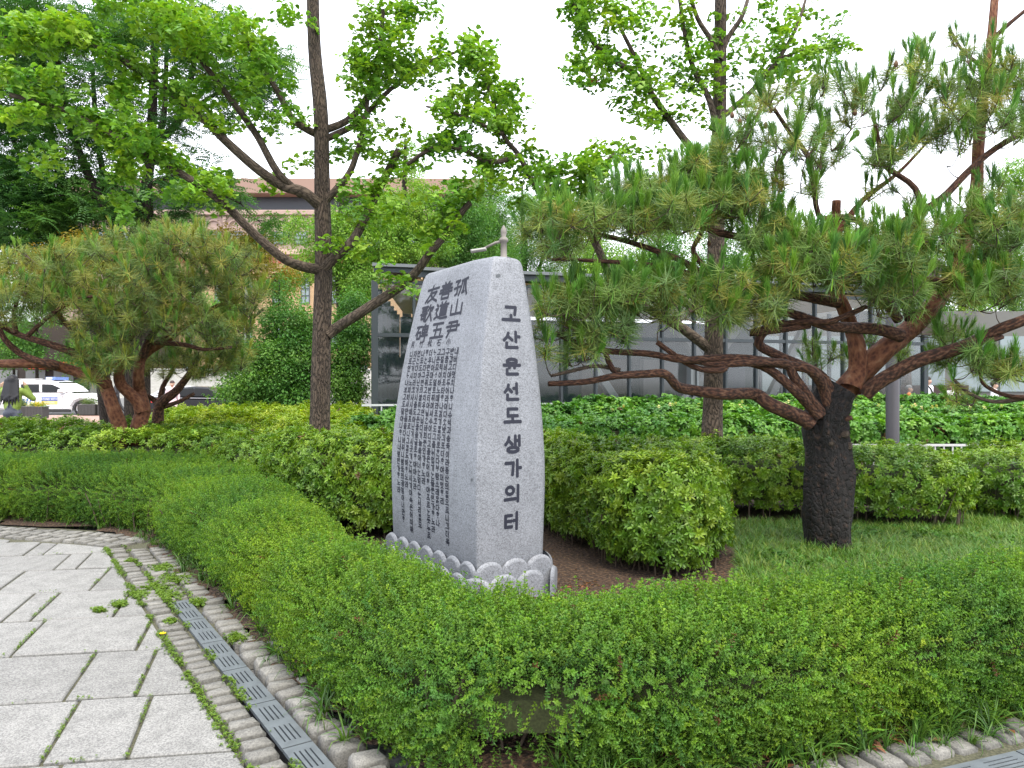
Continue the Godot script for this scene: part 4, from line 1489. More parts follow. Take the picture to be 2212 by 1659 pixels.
func right_pine() -> void:
	rng.seed = 81
	var root := thing("pine_tree", "spreading red-barked pine with a blackened trunk, right of the stele", "tree", Vector3.ZERO, 0, "pines in the bed")
	var st := begin()
	var sp := smooth_path([Vector3(2.84, -0.05, -6.75), Vector3(2.83, 0.1, -6.75), at(1788, 1120, 6.74), at(1790, 1040, 6.74), at(1786, 970, 6.74), at(1782, 915, 6.72), at(1796, 865, 6.7), at(1815, 835, 6.68)], [0.215, 0.185, 0.186, 0.2, 0.19, 0.186, 0.175, 0.15], 7)
	tube(st, sp[0], sp[1], 36, 0.3)
	done("trunk", st, M.charred, root)
	for k in [[1810, 936, 8.0], [1824, 962, 8.5], [1777, 955, 6.0]]:
		var o := at(k[0], k[1], 6.74)
		var axis := Vector3(2.82, o.y, -6.74)
		var side := Vector3(o.x - axis.x, 0, 0)
		var d := Vector3(side.x, 0, sqrt(maxf(0.005, 0.19 * 0.19 - side.x * side.x))).normalized()
		st = begin()
		var r: float = k[2] * 0.0042
		tube(st, [axis + d * 0.15, axis + d * 0.205], [r, r], 14, 0.0, true)
		done("pruned_knot", st, M.grey_bark, root)
	st = begin()
	tube(st, [at(1805, 925, 6.7), at(1822, 906, 6.6), at(1840, 902, 6.55)], [0.035, 0.028, 0.02], 8, 0.1)
	done("branch_stub", st, M.pine_limb, root)
	var k := 6.7 / FP
	var big := [[[1793, 915, 1806, 870, 1864, 800, 1916, 751, 1964, 712, 2010, 668, 2045, 615, 2072, 560, 2098, 480, 2110, 400, 2113, 320, 2125, 200, 2140, 90, 2152, -40], 6.7, 7.2, 31 * k, 8 * k],
		[[1838, 840, 1853, 799, 1850, 747, 1840, 712, 1816, 651, 1798, 607, 1803, 503, 1807, 433], 6.65, 6.75, 24 * k, 9 * k],
		[[1803, 512, 1864, 433, 1942, 372, 2010, 300], 6.75, 7.0, 9 * k, 2 * k]]
	var pts := limbs(root, big, M.pine_bark, M.pine_limb, "main_limb", 0.14)
	var more := [[[1945, 725, 1900, 712, 1846, 708, 1785, 703, 1707, 677, 1640, 668], 6.6, 6.3, 15 * k, 8 * k],
		[[1750, 703, 1620, 720, 1700, 698, 1785, 695, 1829, 681, 1872, 662], 6.35, 6.2, 7 * k, 5 * k],
		[[1795, 850, 1777, 816, 1742, 795, 1672, 764, 1639, 742, 1655, 712, 1694, 699], 6.6, 6.4, 12 * k, 9 * k],
		[[1790, 880, 1777, 834, 1750, 799, 1707, 790, 1629, 777, 1559, 773, 1472, 777, 1402, 764, 1289, 755, 1200, 720], 6.6, 5.9, 13 * k, 5 * k],
		[[1775, 895, 1755, 869, 1716, 816, 1698, 786, 1629, 783, 1541, 786, 1460, 770], 6.6, 6.1, 13 * k, 6 * k],
		[[1770, 900, 1750, 877, 1707, 834, 1646, 790, 1576, 782, 1559, 799, 1498, 792, 1420, 740], 6.55, 6.1, 13 * k, 5 * k],
		[[1752, 915, 1733, 903, 1663, 873, 1629, 851, 1559, 851, 1498, 843, 1463, 834, 1437, 808, 1393, 808, 1332, 812, 1263, 825, 1184, 829], 6.6, 5.9, 18 * k, 5 * k],
		[[1393, 808, 1332, 806, 1306, 760, 1289, 735, 1270, 700], 6.1, 5.95, 7 * k, 4 * k],
		[[1340, 800, 1290, 790, 1240, 800, 1190, 812], 6.05, 5.9, 5 * k, 3 * k],
		[[1870, 850, 1899, 825, 1977, 782, 2064, 755, 2125, 729, 2168, 708, 2225, 686, 2320, 640], 6.6, 6.0, 17 * k, 10 * k],
		[[2100, 742, 2140, 735, 2165, 728], 6.3, 6.2, 6 * k, 5 * k],
		[[1815, 600, 1740, 560, 1663, 538, 1594, 512, 1541, 499, 1480, 470, 1420, 440], 6.6, 6.1, 12 * k, 5 * k],
		[[1812, 655, 1680, 630, 1560, 612, 1489, 573, 1454, 555, 1350, 520, 1260, 500], 6.5, 6.0, 11 * k, 4 * k],
		[[1600, 618, 1520, 600, 1454, 582, 1402, 572, 1280, 563, 1190, 560], 6.3, 5.9, 8 * k, 3 * k],
		[[1550, 605, 1498, 546, 1515, 503, 1520, 460], 6.2, 6.1, 6 * k, 4 * k],
		[[1806, 580, 1864, 490, 1811, 468, 1768, 464, 1750, 348, 1707, 287, 1672, 235], 6.7, 6.4, 8 * k, 4 * k],
		[[1890, 545, 1977, 470, 1977, 407, 1907, 355, 1899, 311, 1890, 270], 6.6, 6.5, 8 * k, 4 * k],
		[[1820, 600, 1890, 545, 1955, 477, 2029, 433, 2090, 372, 2151, 320, 2240, 270], 6.65, 6.6, 11 * k, 6 * k],
		[[2040, 625, 2090, 590, 2134, 564, 2177, 520, 2230, 470], 6.8, 6.3, 9 * k, 5 * k],
		[[1916, 599, 2064, 607, 2140, 606, 2230, 600], 6.3, 6.1, 6 * k, 6 * k],
		[[1940, 690, 1900, 640, 1866, 618], 6.7, 6.5, 11 * k, 6 * k],
		[[1967, 690, 1950, 640, 1930, 600], 6.7, 6.5, 12 * k, 7 * k],
		[[2320, 640, 2340, 760, 2290, 850, 2212, 858, 2163, 851, 2122, 826, 2118, 790], 6.0, 6.3, 7 * k, 3 * k],
		[[2212, 860, 2150, 868, 2097, 851, 2060, 820], 6.2, 6.3, 5 * k, 3 * k],
		[[2140, 90, 2170, 60, 2230, 10], 7.15, 7.0, 6 * k, 4 * k], [[2130, 150, 2080, 110, 2050, 60], 7.15, 7.0, 5 * k, 3 * k]]
	pts += limbs(root, more, M.pine_limb, M.pine_twig, "branch", 0.12)
	var pads := [[1540, 425, 130, 55, 6.2, 0.55, 34], [1420, 455, 140, 55, 6.1, 0.55, 34], [1290, 500, 130, 45, 5.95, 0.45, 26], [1190, 535, 60, 40, 5.8, 0.3, 9], [1600, 480, 90, 60, 6.3, 0.5, 18],
		[1240, 670, 75, 45, 5.85, 0.4, 17], [1360, 655, 100, 42, 5.9, 0.45, 24], [1490, 665, 110, 48, 6.0, 0.45, 26], [1600, 670, 90, 45, 6.1, 0.45, 18], [1215, 755, 60, 45, 5.85, 0.3, 9], [1300, 735, 70, 30, 5.9, 0.3, 7],
		[1720, 560, 90, 60, 6.1, 0.4, 24], [1830, 575, 100, 60, 6.0, 0.4, 30], [1940, 560, 90, 60, 6.1, 0.4, 22], [1760, 625, 100, 30, 6.05, 0.4, 12], [1930, 655, 90, 30, 6.1, 0.35, 11],
		[1620, 330, 130, 50, 6.3, 0.5, 15], [1560, 380, 90, 45, 6.2, 0.4, 10], [1780, 250, 90, 60, 6.4, 0.5, 12], [1830, 340, 110, 60, 6.5, 0.5, 7], [1690, 230, 90, 60, 6.4, 0.5, 6], [1720, 420, 90, 40, 6.4, 0.4, 5], [1900, 430, 80, 60, 6.6, 0.4, 3],
		[2080, 160, 120, 80, 6.8, 0.5, 17], [2170, 230, 80, 90, 6.4, 0.5, 18], [1990, 250, 80, 60, 6.6, 0.5, 11], [2060, 290, 90, 50, 6.5, 0.5, 10], [1960, 160, 60, 60, 6.7, 0.4, 4], [1930, 330, 70, 40, 6.5, 0.4, 7],
		[2140, 470, 90, 70, 6.2, 0.4, 17], [2060, 530, 80, 50, 6.3, 0.4, 12], [2180, 570, 60, 50, 6.1, 0.4, 10], [2090, 640, 120, 40, 6.3, 0.4, 14], [2190, 660, 50, 60, 6.2, 0.3, 8],
		[2060, 760, 60, 50, 6.6, 0.4, 8], [2140, 790, 70, 50, 6.4, 0.3, 10], [2190, 830, 40, 40, 6.3, 0.3, 4], [2090, 880, 30, 20, 6.3, 0.1, 2], [1890, 770, 60, 30, 7.2, 0.2, 4], [1760, 790, 50, 30, 7.2, 0.2, 4], [1900, 200, 60, 50, 6.7, 0.3, 4]]
	var meshes := [needle_tuft(0, false, 54, 0.125), needle_tuft(1, false, 46, 0.118), needle_tuft(2, true, 52, 0.135), needle_tuft(3, true, 46, 0.125)]
	crown(root, pts, pads, {"meshes": meshes, "mat": M.needle, "twig": 0.0075, "twig_mat": M.pine_twig, "reach": 1.6, "sag": 0.1, "up": 0.7, "called": "needles",
		"spray": pine_spray([Color(0.15, 0.245, 0.085), Color(0.18, 0.26, 0.08), Color(0.12, 0.2, 0.085), Color(0.27, 0.28, 0.075)], [Color(0.10, 0.245, 0.035), Color(0.15, 0.3, 0.04), Color(0.07, 0.18, 0.04)], 1.0, 0.72)})
	# cones
	st = begin()
	rng.seed = 83
	for c in [[2860, 450], [2890, 475], [3010, 430], [2990, 490], [3350, 520], [3340, 440], [3500, 250], [2770, 950]]:
		var o := at(c[0] * 0.553, c[1] * 0.553, 6.3)
		lathe(st, o, [Vector2(0.002, -0.03), Vector2(0.016, -0.018), Vector2(0.019, 0.0), Vector2(0.013, 0.018), Vector2(0.002, 0.03)], 7)
	done("cones", st, plain(0.12, 0.065, 0.035, 0.9), root, true)

func left_pines() -> void:
	rng.seed = 91
	var k := 11.0 / FP
	var g := "pines in the bed"
	var root := thing("pine_tree", "leaning pine at the left with a long bare limb reaching over the police van", "tree", Vector3.ZERO, 0, g)
	var old := [Color(0.15, 0.225, 0.08), Color(0.12, 0.19, 0.07), Color(0.24, 0.26, 0.07), Color(0.10, 0.17, 0.07), Color(0.27, 0.255, 0.07)]
	var new := [Color(0.10, 0.25, 0.05), Color(0.15, 0.29, 0.05), Color(0.26, 0.3, 0.06)]
	var meshes := [needle_tuft(4, false, 46, 0.13), needle_tuft(5, false, 42, 0.13), needle_tuft(6, true, 40, 0.12), needle_tuft(7, true, 36, 0.115)]
	var pts := limbs(root, [[[263, 985, 259, 924, 244, 881, 230, 838, 222, 822, 168, 804, 105, 787, 48, 785, -10, 785, -80, 778], 11.0, 10.6, 17 * k, 8 * k]], M.pine_bark, M.pine_limb, "trunk", 0.12)
	pts += limbs(root, [[[222, 822, 192, 780, 144, 756, 86, 737, 34, 720, -20, 690], 10.9, 10.4, 11 * k, 5 * k], [[120, 792, 101, 785, 48, 766, 10, 732, -10, 690], 10.7, 10.3, 9 * k, 5 * k], [[200, 800, 180, 760, 160, 720, 110, 660, 80, 600], 10.9, 10.8, 9 * k, 4 * k], [[60, 725, 110, 680, 160, 650, 200, 640], 10.5, 10.4, 5 * k, 3 * k], [[34, 720, 30, 680, 40, 640], 10.4, 10.4, 6 * k, 3 * k]], M.pine_limb, M.pine_twig, "branch", 0.12)
	var pads := [[60, 600, 110, 45, 10.6, 0.9, 46], [180, 590, 90, 50, 10.8, 0.9, 36], [30, 670, 90, 40, 10.4, 0.7, 24], [150, 665, 80, 45, 10.6, 0.8, 26], [230, 700, 60, 50, 10.6, 0.6, 18], [-40, 640, 70, 60, 10.5, 0.8, 16], [200, 760, 50, 30, 10.6, 0.4, 8], [215, 810, 40, 22, 10.7, 0.3, 8]]
	crown(root, pts, pads, {"meshes": meshes, "mat": M.needle, "twig": 0.008, "twig_mat": M.pine_twig, "reach": 2.4, "sag": 0.08, "up": 0.8, "called": "needles", "spray": pine_spray(old, new, 1.12, 0.42)})
	root = thing("pine_tree", "forked pine with two scarred red trunks, left of the bare ginkgo trunk", "tree", Vector3.ZERO, 0, g)
	pts = limbs(root, [[[294, 985, 299, 925, 309, 890, 309, 876, 301, 843, 299, 809, 307, 771, 345, 742, 374, 725], 11.2, 11.2, 19 * k, 9 * k], [[307, 890, 297, 867, 263, 833, 257, 809, 262, 785], 11.15, 11.0, 15 * k, 10 * k]], M.pine_bark, M.pine_limb, "trunk", 0.12)
	pts += limbs(root, [[[307, 771, 330, 720, 364, 685, 393, 670], 11.2, 11.0, 10 * k, 6 * k], [[262, 785, 275, 740, 300, 700, 330, 640, 340, 590], 11.0, 10.9, 9 * k, 4 * k], [[340, 740, 400, 745, 440, 755, 500, 750], 11.1, 10.9, 6 * k, 3 * k], [[374, 725, 420, 690, 470, 660, 520, 650], 11.2, 11.0, 7 * k, 3 * k], [[340, 640, 330, 585, 350, 560, 380, 540], 11.0, 10.9, 6 * k, 3 * k], [[330, 640, 300, 600, 260, 570, 240, 545], 11.0, 10.8, 6 * k, 3 * k], [[300, 700, 250, 680, 210, 665], 11.0, 10.7, 5 * k, 3 * k], [[393, 670, 430, 620, 470, 590], 11.0, 11.0, 5 * k, 3 * k]], M.pine_limb, M.pine_twig, "branch", 0.12)
	pads = [[300, 560, 90, 45, 11.0, 0.9, 40], [400, 545, 90, 35, 11.0, 0.9, 40], [480, 580, 70, 45, 11.0, 0.8, 30], [320, 630, 100, 45, 10.7, 0.8, 36], [430, 640, 100, 40, 10.9, 0.8, 34], [530, 660, 40, 50, 11.0, 0.5, 14], [280, 700, 80, 40, 10.6, 0.5, 20], [390, 700, 80, 30, 10.8, 0.6, 18], [480, 720, 70, 35, 11.0, 0.6, 18], [260, 770, 45, 30, 10.7, 0.4, 9], [360, 520, 60, 18, 11.0, 0.5, 12]]
	crown(root, pts, pads, {"meshes": meshes, "mat": M.needle, "twig": 0.008, "twig_mat": M.pine_twig, "reach": 2.4, "sag": 0.08, "up": 0.8, "called": "needles", "spray": pine_spray(old, new, 1.12, 0.42)})
	root = thing("pine_tree", "small low pine forking near the ground, in front of the black car", "tree", Vector3.ZERO, 0, g)
	pts = limbs(root, [[[340, 940, 342, 886, 350, 868, 378, 847, 398, 823, 420, 790, 425, 760], 12.2, 12.0, 15 * k, 6 * k], [[346, 878, 330, 862, 311, 852], 12.2, 12.0, 9 * k, 5 * k], [[350, 880, 385, 868, 420, 850], 12.2, 12.1, 6 * k, 4 * k], [[345, 868, 352, 835, 372, 800, 378, 760], 12.2, 12.1, 7 * k, 4 * k]], M.pine_limb, M.pine_twig, "trunk", 0.12)
	crown(root, pts, [[350, 790, 40, 35, 12.0, 0.5, 12], [430, 790, 60, 30, 12.0, 0.6, 20], [500, 770, 45, 35, 12.0, 0.5, 14], [420, 750, 80, 25, 12.1, 0.6, 14]], {"meshes": meshes, "mat": M.needle, "twig": 0.008, "twig_mat": M.pine_twig, "reach": 2.4, "sag": 0.08, "up": 0.6, "called": "needles", "spray": pine_spray(old, new, 1.12, 0.3)})

# ---------------------------------------------------------------- ginkgos
func ginkgo_spray(hue: Array, n: int, spread: float, size: float) -> Callable:
	return func(sc: Array, e: Vector3, dir: Vector3, tw: SurfaceTool) -> void:
		for k in n:
			var q := e + vrand() * spread * rng.randf()
			var g := patch.get_noise_3d(q.x * 1.5, q.y * 1.5, q.z * 1.5) * 1.4 + gauss(0.3)
			var c: Color = hue[1].lerp(hue[2], clampf(g, 0, 1)) if g > 0 else hue[1].lerp(hue[0], clampf(-g, 0, 1))
			sc[rng.randi() % sc.size()].add(frame(Vector3(gauss(0.4), 1, gauss(0.4)), rng.randf() * TAU, size * (0.85 + 0.3 * rng.randf())), q, vary(c, 0.12))

# pads strung along a limb, so that leaves sleeve it
func sleeve(path: Array, d0: float, d1: float, from: float, per: float, r: float, out: Array) -> void:
	var n := path.size() / 2
	for i in n - 1:
		var a := Vector2(path[2 * i], path[2 * i + 1])
		var b := Vector2(path[2 * i + 2], path[2 * i + 3])
		var len := a.distance_to(b)
		for k in int(len / 16.0) + 1:
			var t := (i + (k + 0.5) / (int(len / 16.0) + 1)) / (n - 1)
			if t < from:
				continue
			var p := a.lerp(b, (k + 0.5) / (int(len / 16.0) + 1))
			out.append([p.x, p.y - r * 0.15, r, r * 0.85, lerpf(d0, d1, t), r / FP * 8.0, maxi(1, int(per * 0.16 * (0.6 + rng.randf() * 0.8)))])

func ginkgos() -> void:
	rng.seed = 101
	var hue := [Color(0.085, 0.21, 0.05), Color(0.155, 0.3, 0.045), Color(0.25, 0.385, 0.045)]
	var meshes := [ginkgo_cluster(0), ginkgo_cluster(1), ginkgo_cluster(2)]
	var g := "ginkgo trees in the bed"
	var root := thing("ginkgo_tree", "ginkgo with a straight furrowed brown trunk, left of the stele", "tree", Vector3.ZERO, 0, g)
	var k := 8.5 / FP
	var trunk_pts := limbs(root, [[[690, 1110, 690, 950, 691, 900, 694, 760, 699, 575, 696, 430, 693, 250, 679, 100, 674, -80], 8.5, 8.5, 27 * k, 13 * k]], M.ginkgo_bark, M.ginkgo_limb, "trunk", 0.05)
	var br := [[[690, 582, 655, 576, 610, 557, 540, 496, 488, 444, 418, 392, 331, 340, 261, 300, 131, 235, 20, 205], 8.5, 6.6, 12 * k, 4 * k],
		[[692, 445, 655, 415, 610, 401, 557, 366, 488, 305, 435, 253, 353, 192, 279, 139, 209, 104, 113, 83, -10, 85], 8.5, 6.9, 13 * k, 4 * k],
		[[650, 420, 601, 374, 557, 296, 514, 235, 470, 178, 427, 122, 383, 78, 340, 30], 8.45, 7.4, 9 * k, 4 * k],
		[[694, 295, 636, 261, 601, 200, 575, 157, 540, 104, 520, 60], 8.5, 7.9, 9 * k, 3 * k],
		[[690, 285, 749, 261, 788, 218, 814, 157, 823, 87, 828, 20], 8.5, 8.2, 9 * k, 4 * k],
		[[693, 305, 766, 270, 801, 235, 845, 192, 914, 139, 984, 113], 8.5, 8.6, 8 * k, 3 * k],
		[[697, 440, 749, 383, 771, 331, 788, 261, 795, 210], 8.5, 8.3, 9 * k, 4 * k],
		[[698, 580, 730, 550, 766, 514, 801, 444, 836, 374, 862, 324], 8.5, 8.4, 12 * k, 8 * k],
		[[705, 725, 728, 708, 790, 668, 860, 622, 900, 586, 930, 545, 960, 510, 1000, 455, 1016, 438], 8.5, 8.0, 13 * k, 6 * k]]
	var pts := trunk_pts + limbs(root, br, M.ginkgo_limb, M.ginkgo_limb, "branch", 0.06)
	var pads := []
	sleeve(br[0][0], 8.5, 6.6, 0.45, 12, 30, pads)
	sleeve(br[1][0], 8.5, 6.9, 0.4, 12, 32, pads)
	sleeve(br[2][0], 8.45, 7.4, 0.4, 11, 34, pads)
	sleeve(br[3][0], 8.5, 7.9, 0.4, 10, 34, pads)
	sleeve(br[4][0], 8.5, 8.2, 0.45, 15, 45, pads)
	sleeve(br[5][0], 8.5, 8.6, 0.3, 9, 30, pads)
	sleeve(br[6][0], 8.5, 8.3, 0.35, 9, 34, pads)
	sleeve(br[7][0], 8.5, 8.4, 0.25, 8, 30, pads)
	sleeve(br[8][0], 8.5, 8.0, 0.62, 8, 30, pads)
	pads.append_array([[60, 70, 110, 25, 6.8, 0.4, 24], [160, 75, 70, 30, 7.0, 0.4, 14], [60, 170, 80, 26, 6.8, 0.4, 14], [40, 250, 50, 20, 6.7, 0.4, 8], [230, 285, 90, 25, 7.0, 0.4, 20], [300, 330, 40, 50, 7.1, 0.3, 18], [265, 410, 20, 60, 7.0, 0.12, 13], [280, 200, 30, 70, 7.3, 0.2, 16], [90, 350, 28, 18, 6.8, 0.15, 5],
		[370, 50, 80, 35, 7.2, 0.5, 26], [470, 70, 70, 45, 7.6, 0.5, 26], [560, 130, 50, 60, 7.9, 0.5, 18], [250, 8, 40, 18, 6.9, 0.3, 7], [430, 200, 50, 35, 7.6, 0.4, 8], [560, 250, 40, 35, 8.0, 0.4, 5], [610, 270, 50, 40, 8.3, 0.3, 9], [370, 430, 60, 20, 7.8, 0.3, 9], [470, 395, 50, 20, 8.2, 0.3, 6], [600, 405, 30, 14, 8.4, 0.2, 4],
		[860, 60, 55, 45, 8.2, 0.4, 15], [880, 150, 60, 50, 8.3, 0.4, 18], [770, 170, 35, 40, 8.2, 0.3, 11], [800, 120, 50, 50, 8.2, 0.4, 10], [910, 20, 50, 25, 8.2, 0.4, 8], [830, 300, 45, 50, 8.4, 0.4, 10], [760, 420, 45, 40, 8.4, 0.4, 9], [830, 450, 50, 40, 8.4, 0.4, 8], [790, 545, 45, 22, 8.5, 0.3, 6], [700, 545, 20, 14, 8.3, 0.1, 2], [950, 490, 50, 45, 8.1, 0.4, 13], [960, 420, 60, 40, 8.1, 0.4, 11], [845, 605, 26, 16, 8.1, 0.1, 4], [850, 570, 18, 12, 8.1, 0.1, 1], [900, 640, 10, 8, 8.1, 0.1, 1], [660, 340, 30, 40, 8.6, 0.3, 4], [740, 330, 35, 40, 8.6, 0.3, 6], [640, 30, 40, 30, 8.2, 0.4, 6]])
	crown(root, pts, pads, {"meshes": meshes, "mat": M.leaf, "twig": 0.004, "twig_mat": M.ginkgo_limb, "reach": 1.6, "sag": 0.02, "up": 0.4, "spray": ginkgo_spray(hue, 3, 0.13, 0.8)})
	root = thing("ginkgo_tree", "taller ginkgo behind the big pine, its thin crown against the white sky", "tree", Vector3.ZERO, 0, g)
	k = 8.9 / FP
	trunk_pts = limbs(root, [[[1537, 1090, 1538, 950, 1540, 870, 1543, 700, 1548, 480, 1553, 300, 1555, 150, 1557, -20, 1558, -120], 8.9, 8.9, 27 * k, 11 * k]], M.ginkgo_bark, M.ginkgo_limb, "trunk", 0.05)
	br = [[[1553, 125, 1533, 82, 1507, 40, 1488, -20], 8.9, 8.6, 7 * k, 4 * k], [[1555, 130, 1572, 83, 1603, 35, 1620, -20], 8.9, 9.1, 7 * k, 4 * k],
		[[1548, 400, 1500, 330, 1467, 287, 1411, 209, 1385, 170, 1315, 122, 1271, 78, 1237, 0, 1230, -30], 8.9, 8.2, 10 * k, 3 * k], [[1411, 209, 1370, 120, 1340, 60, 1320, 10], 8.6, 8.5, 6 * k, 3 * k],
		[[1551, 300, 1533, 218, 1498, 148, 1480, 78, 1467, -10], 8.9, 8.7, 8 * k, 4 * k],
		[[1541, 760, 1460, 700, 1343, 632, 1311, 579, 1270, 500, 1202, 448, 1163, 413, 1121, 336, 1086, 290, 1060, 200, 1020, 110], 8.9, 7.8, 12 * k, 3 * k],
		[[1121, 336, 1060, 350, 990, 320, 935, 320, 880, 355], 8.0, 8.0, 5 * k, 4 * k], [[1163, 413, 1220, 390, 1290, 360, 1330, 330], 8.1, 8.0, 5 * k, 2 * k], [[1086, 290, 1020, 260, 970, 240, 920, 230], 7.9, 7.8, 4 * k, 2 * k],
		[[1552, 260, 1620, 200, 1680, 130, 1720, 60, 1740, 0], 8.9, 9.2, 7 * k, 3 * k], [[1680, 130, 1730, 110, 1790, 105], 9.1, 9.1, 4 * k, 2 * k], [[1553, 330, 1600, 280, 1640, 240, 1650, 150], 8.9, 9.0, 5 * k, 2 * k]]
	pts = trunk_pts + limbs(root, br, M.ginkgo_limb, M.ginkgo_limb, "branch", 0.06)
	pads = []
	sleeve(br[2][0], 8.9, 8.2, 0.25, 7, 30, pads)
	sleeve(br[4][0], 8.9, 8.7, 0.1, 6, 26, pads)
	sleeve(br[5][0], 8.9, 7.8, 0.42, 11, 44, pads)
	sleeve(br[6][0], 8.0, 8.0, 0.2, 6, 26, pads)
	sleeve(br[7][0], 8.1, 8.0, 0.2, 10, 34, pads)
	sleeve(br[8][0], 7.9, 7.8, 0.2, 9, 30, pads)
	sleeve(br[9][0], 8.9, 9.2, 0.3, 5, 24, pads)
	pads.append_array([[1330, 40, 90, 50, 8.3, 0.4, 24], [1270, 20, 70, 25, 8.2, 0.3, 10], [1270, 150, 55, 45, 8.3, 0.3, 17], [1240, 140, 26, 20, 8.3, 0.2, 4], [1390, 220, 35, 60, 8.4, 0.3, 14], [1350, 190, 40, 40, 8.4, 0.3, 8], [1430, 90, 50, 60, 8.6, 0.3, 8], [1520, 130, 35, 80, 8.8, 0.3, 10], [1470, 200, 40, 60, 8.7, 0.3, 10], [1620, 150, 60, 80, 9.0, 0.4, 14], [1720, 150, 60, 45, 9.1, 0.4, 16], [1790, 110, 60, 30, 9.1, 0.3, 13], [1660, 60, 50, 50, 9.1, 0.4, 8], [1800, 60, 40, 40, 9.1, 0.3, 3], [1590, 60, 60, 50, 9.0, 0.3, 6],
		[1020, 240, 70, 60, 7.9, 0.4, 22], [1040, 140, 45, 45, 7.9, 0.3, 12], [980, 110, 50, 45, 8.0, 0.3, 9], [1090, 240, 45, 50, 8.0, 0.3, 12], [1240, 380, 90, 45, 8.1, 0.4, 28], [1310, 340, 50, 30, 8.1, 0.3, 10], [1190, 440, 70, 50, 8.2, 0.4, 20], [1060, 390, 70, 45, 8.0, 0.4, 18], [960, 300, 60, 50, 8.0, 0.4, 12], [1280, 450, 60, 40, 8.3, 0.3, 11], [1400, 380, 60, 40, 8.6, 0.3, 7], [1440, 440, 60, 50, 8.7, 0.3, 8]])
	crown(root, pts, pads, {"meshes": meshes, "mat": M.leaf, "twig": 0.004, "twig_mat": M.ginkgo_limb, "reach": 1.6, "sag": 0.02, "up": 0.4, "spray": ginkgo_spray(hue, 3, 0.14, 0.8)})
	# a clump of dead leaves
	var st := begin(false)
	rng.seed = 107
	for i in 60:
		leaf(st, at(1283, 177, 8.3) + vrand() * 0.05 * rng.randf(), vrand(), vrand(), 0.05, 0.03, vary(Color(0.2, 0.05, 0.02), 0.3), 0.2)
	done("dead_leaves", st, M.leaf, root, true)
# ---------------------------------------------------------------- trees farther back
func leaf_spray(hue: Array, n: int, spread: float, size: float) -> Callable:
	return func(sc: Array, e: Vector3, dir: Vector3, tw: SurfaceTool) -> void:
		for k in n:
			var q := e + vrand() * spread * rng.randf()
			var g := patch.get_noise_3d(q.x * 0.6, q.y * 0.6, q.z * 0.6) * 1.3 + gauss(0.35)
			var c: Color = hue[1].lerp(hue[2], clampf(g, 0, 1)) if g > 0 else hue[1].lerp(hue[0], clampf(-g, 0, 1))
			sc[rng.randi() % sc.size()].add(frame(Vector3(gauss(0.3), 1, gauss(0.3)), rng.randf() * TAU, size * (0.8 + 0.4 * rng.randf())), q, vary(c, 0.14))

func back_tree(called: String, label: String, trunk: Array, pads: Array, bark: Material, meshes: Array, hue: Array, n: int, spread: float, size: float, category := "tree", group := "") -> void:
	var root := thing(called, label, category, Vector3.ZERO, 0, group)
	rng.seed = hash(label)
	var pts := limbs(root, trunk, bark, bark, "trunk", 0.06)
	crown(root, pts, pads, {"meshes": meshes, "mat": M.leaf, "twig": 0.012, "twig_mat": bark, "reach": 30.0, "sag": -0.03, "up": 0.5, "spray": leaf_spray(hue, n, spread, size)})

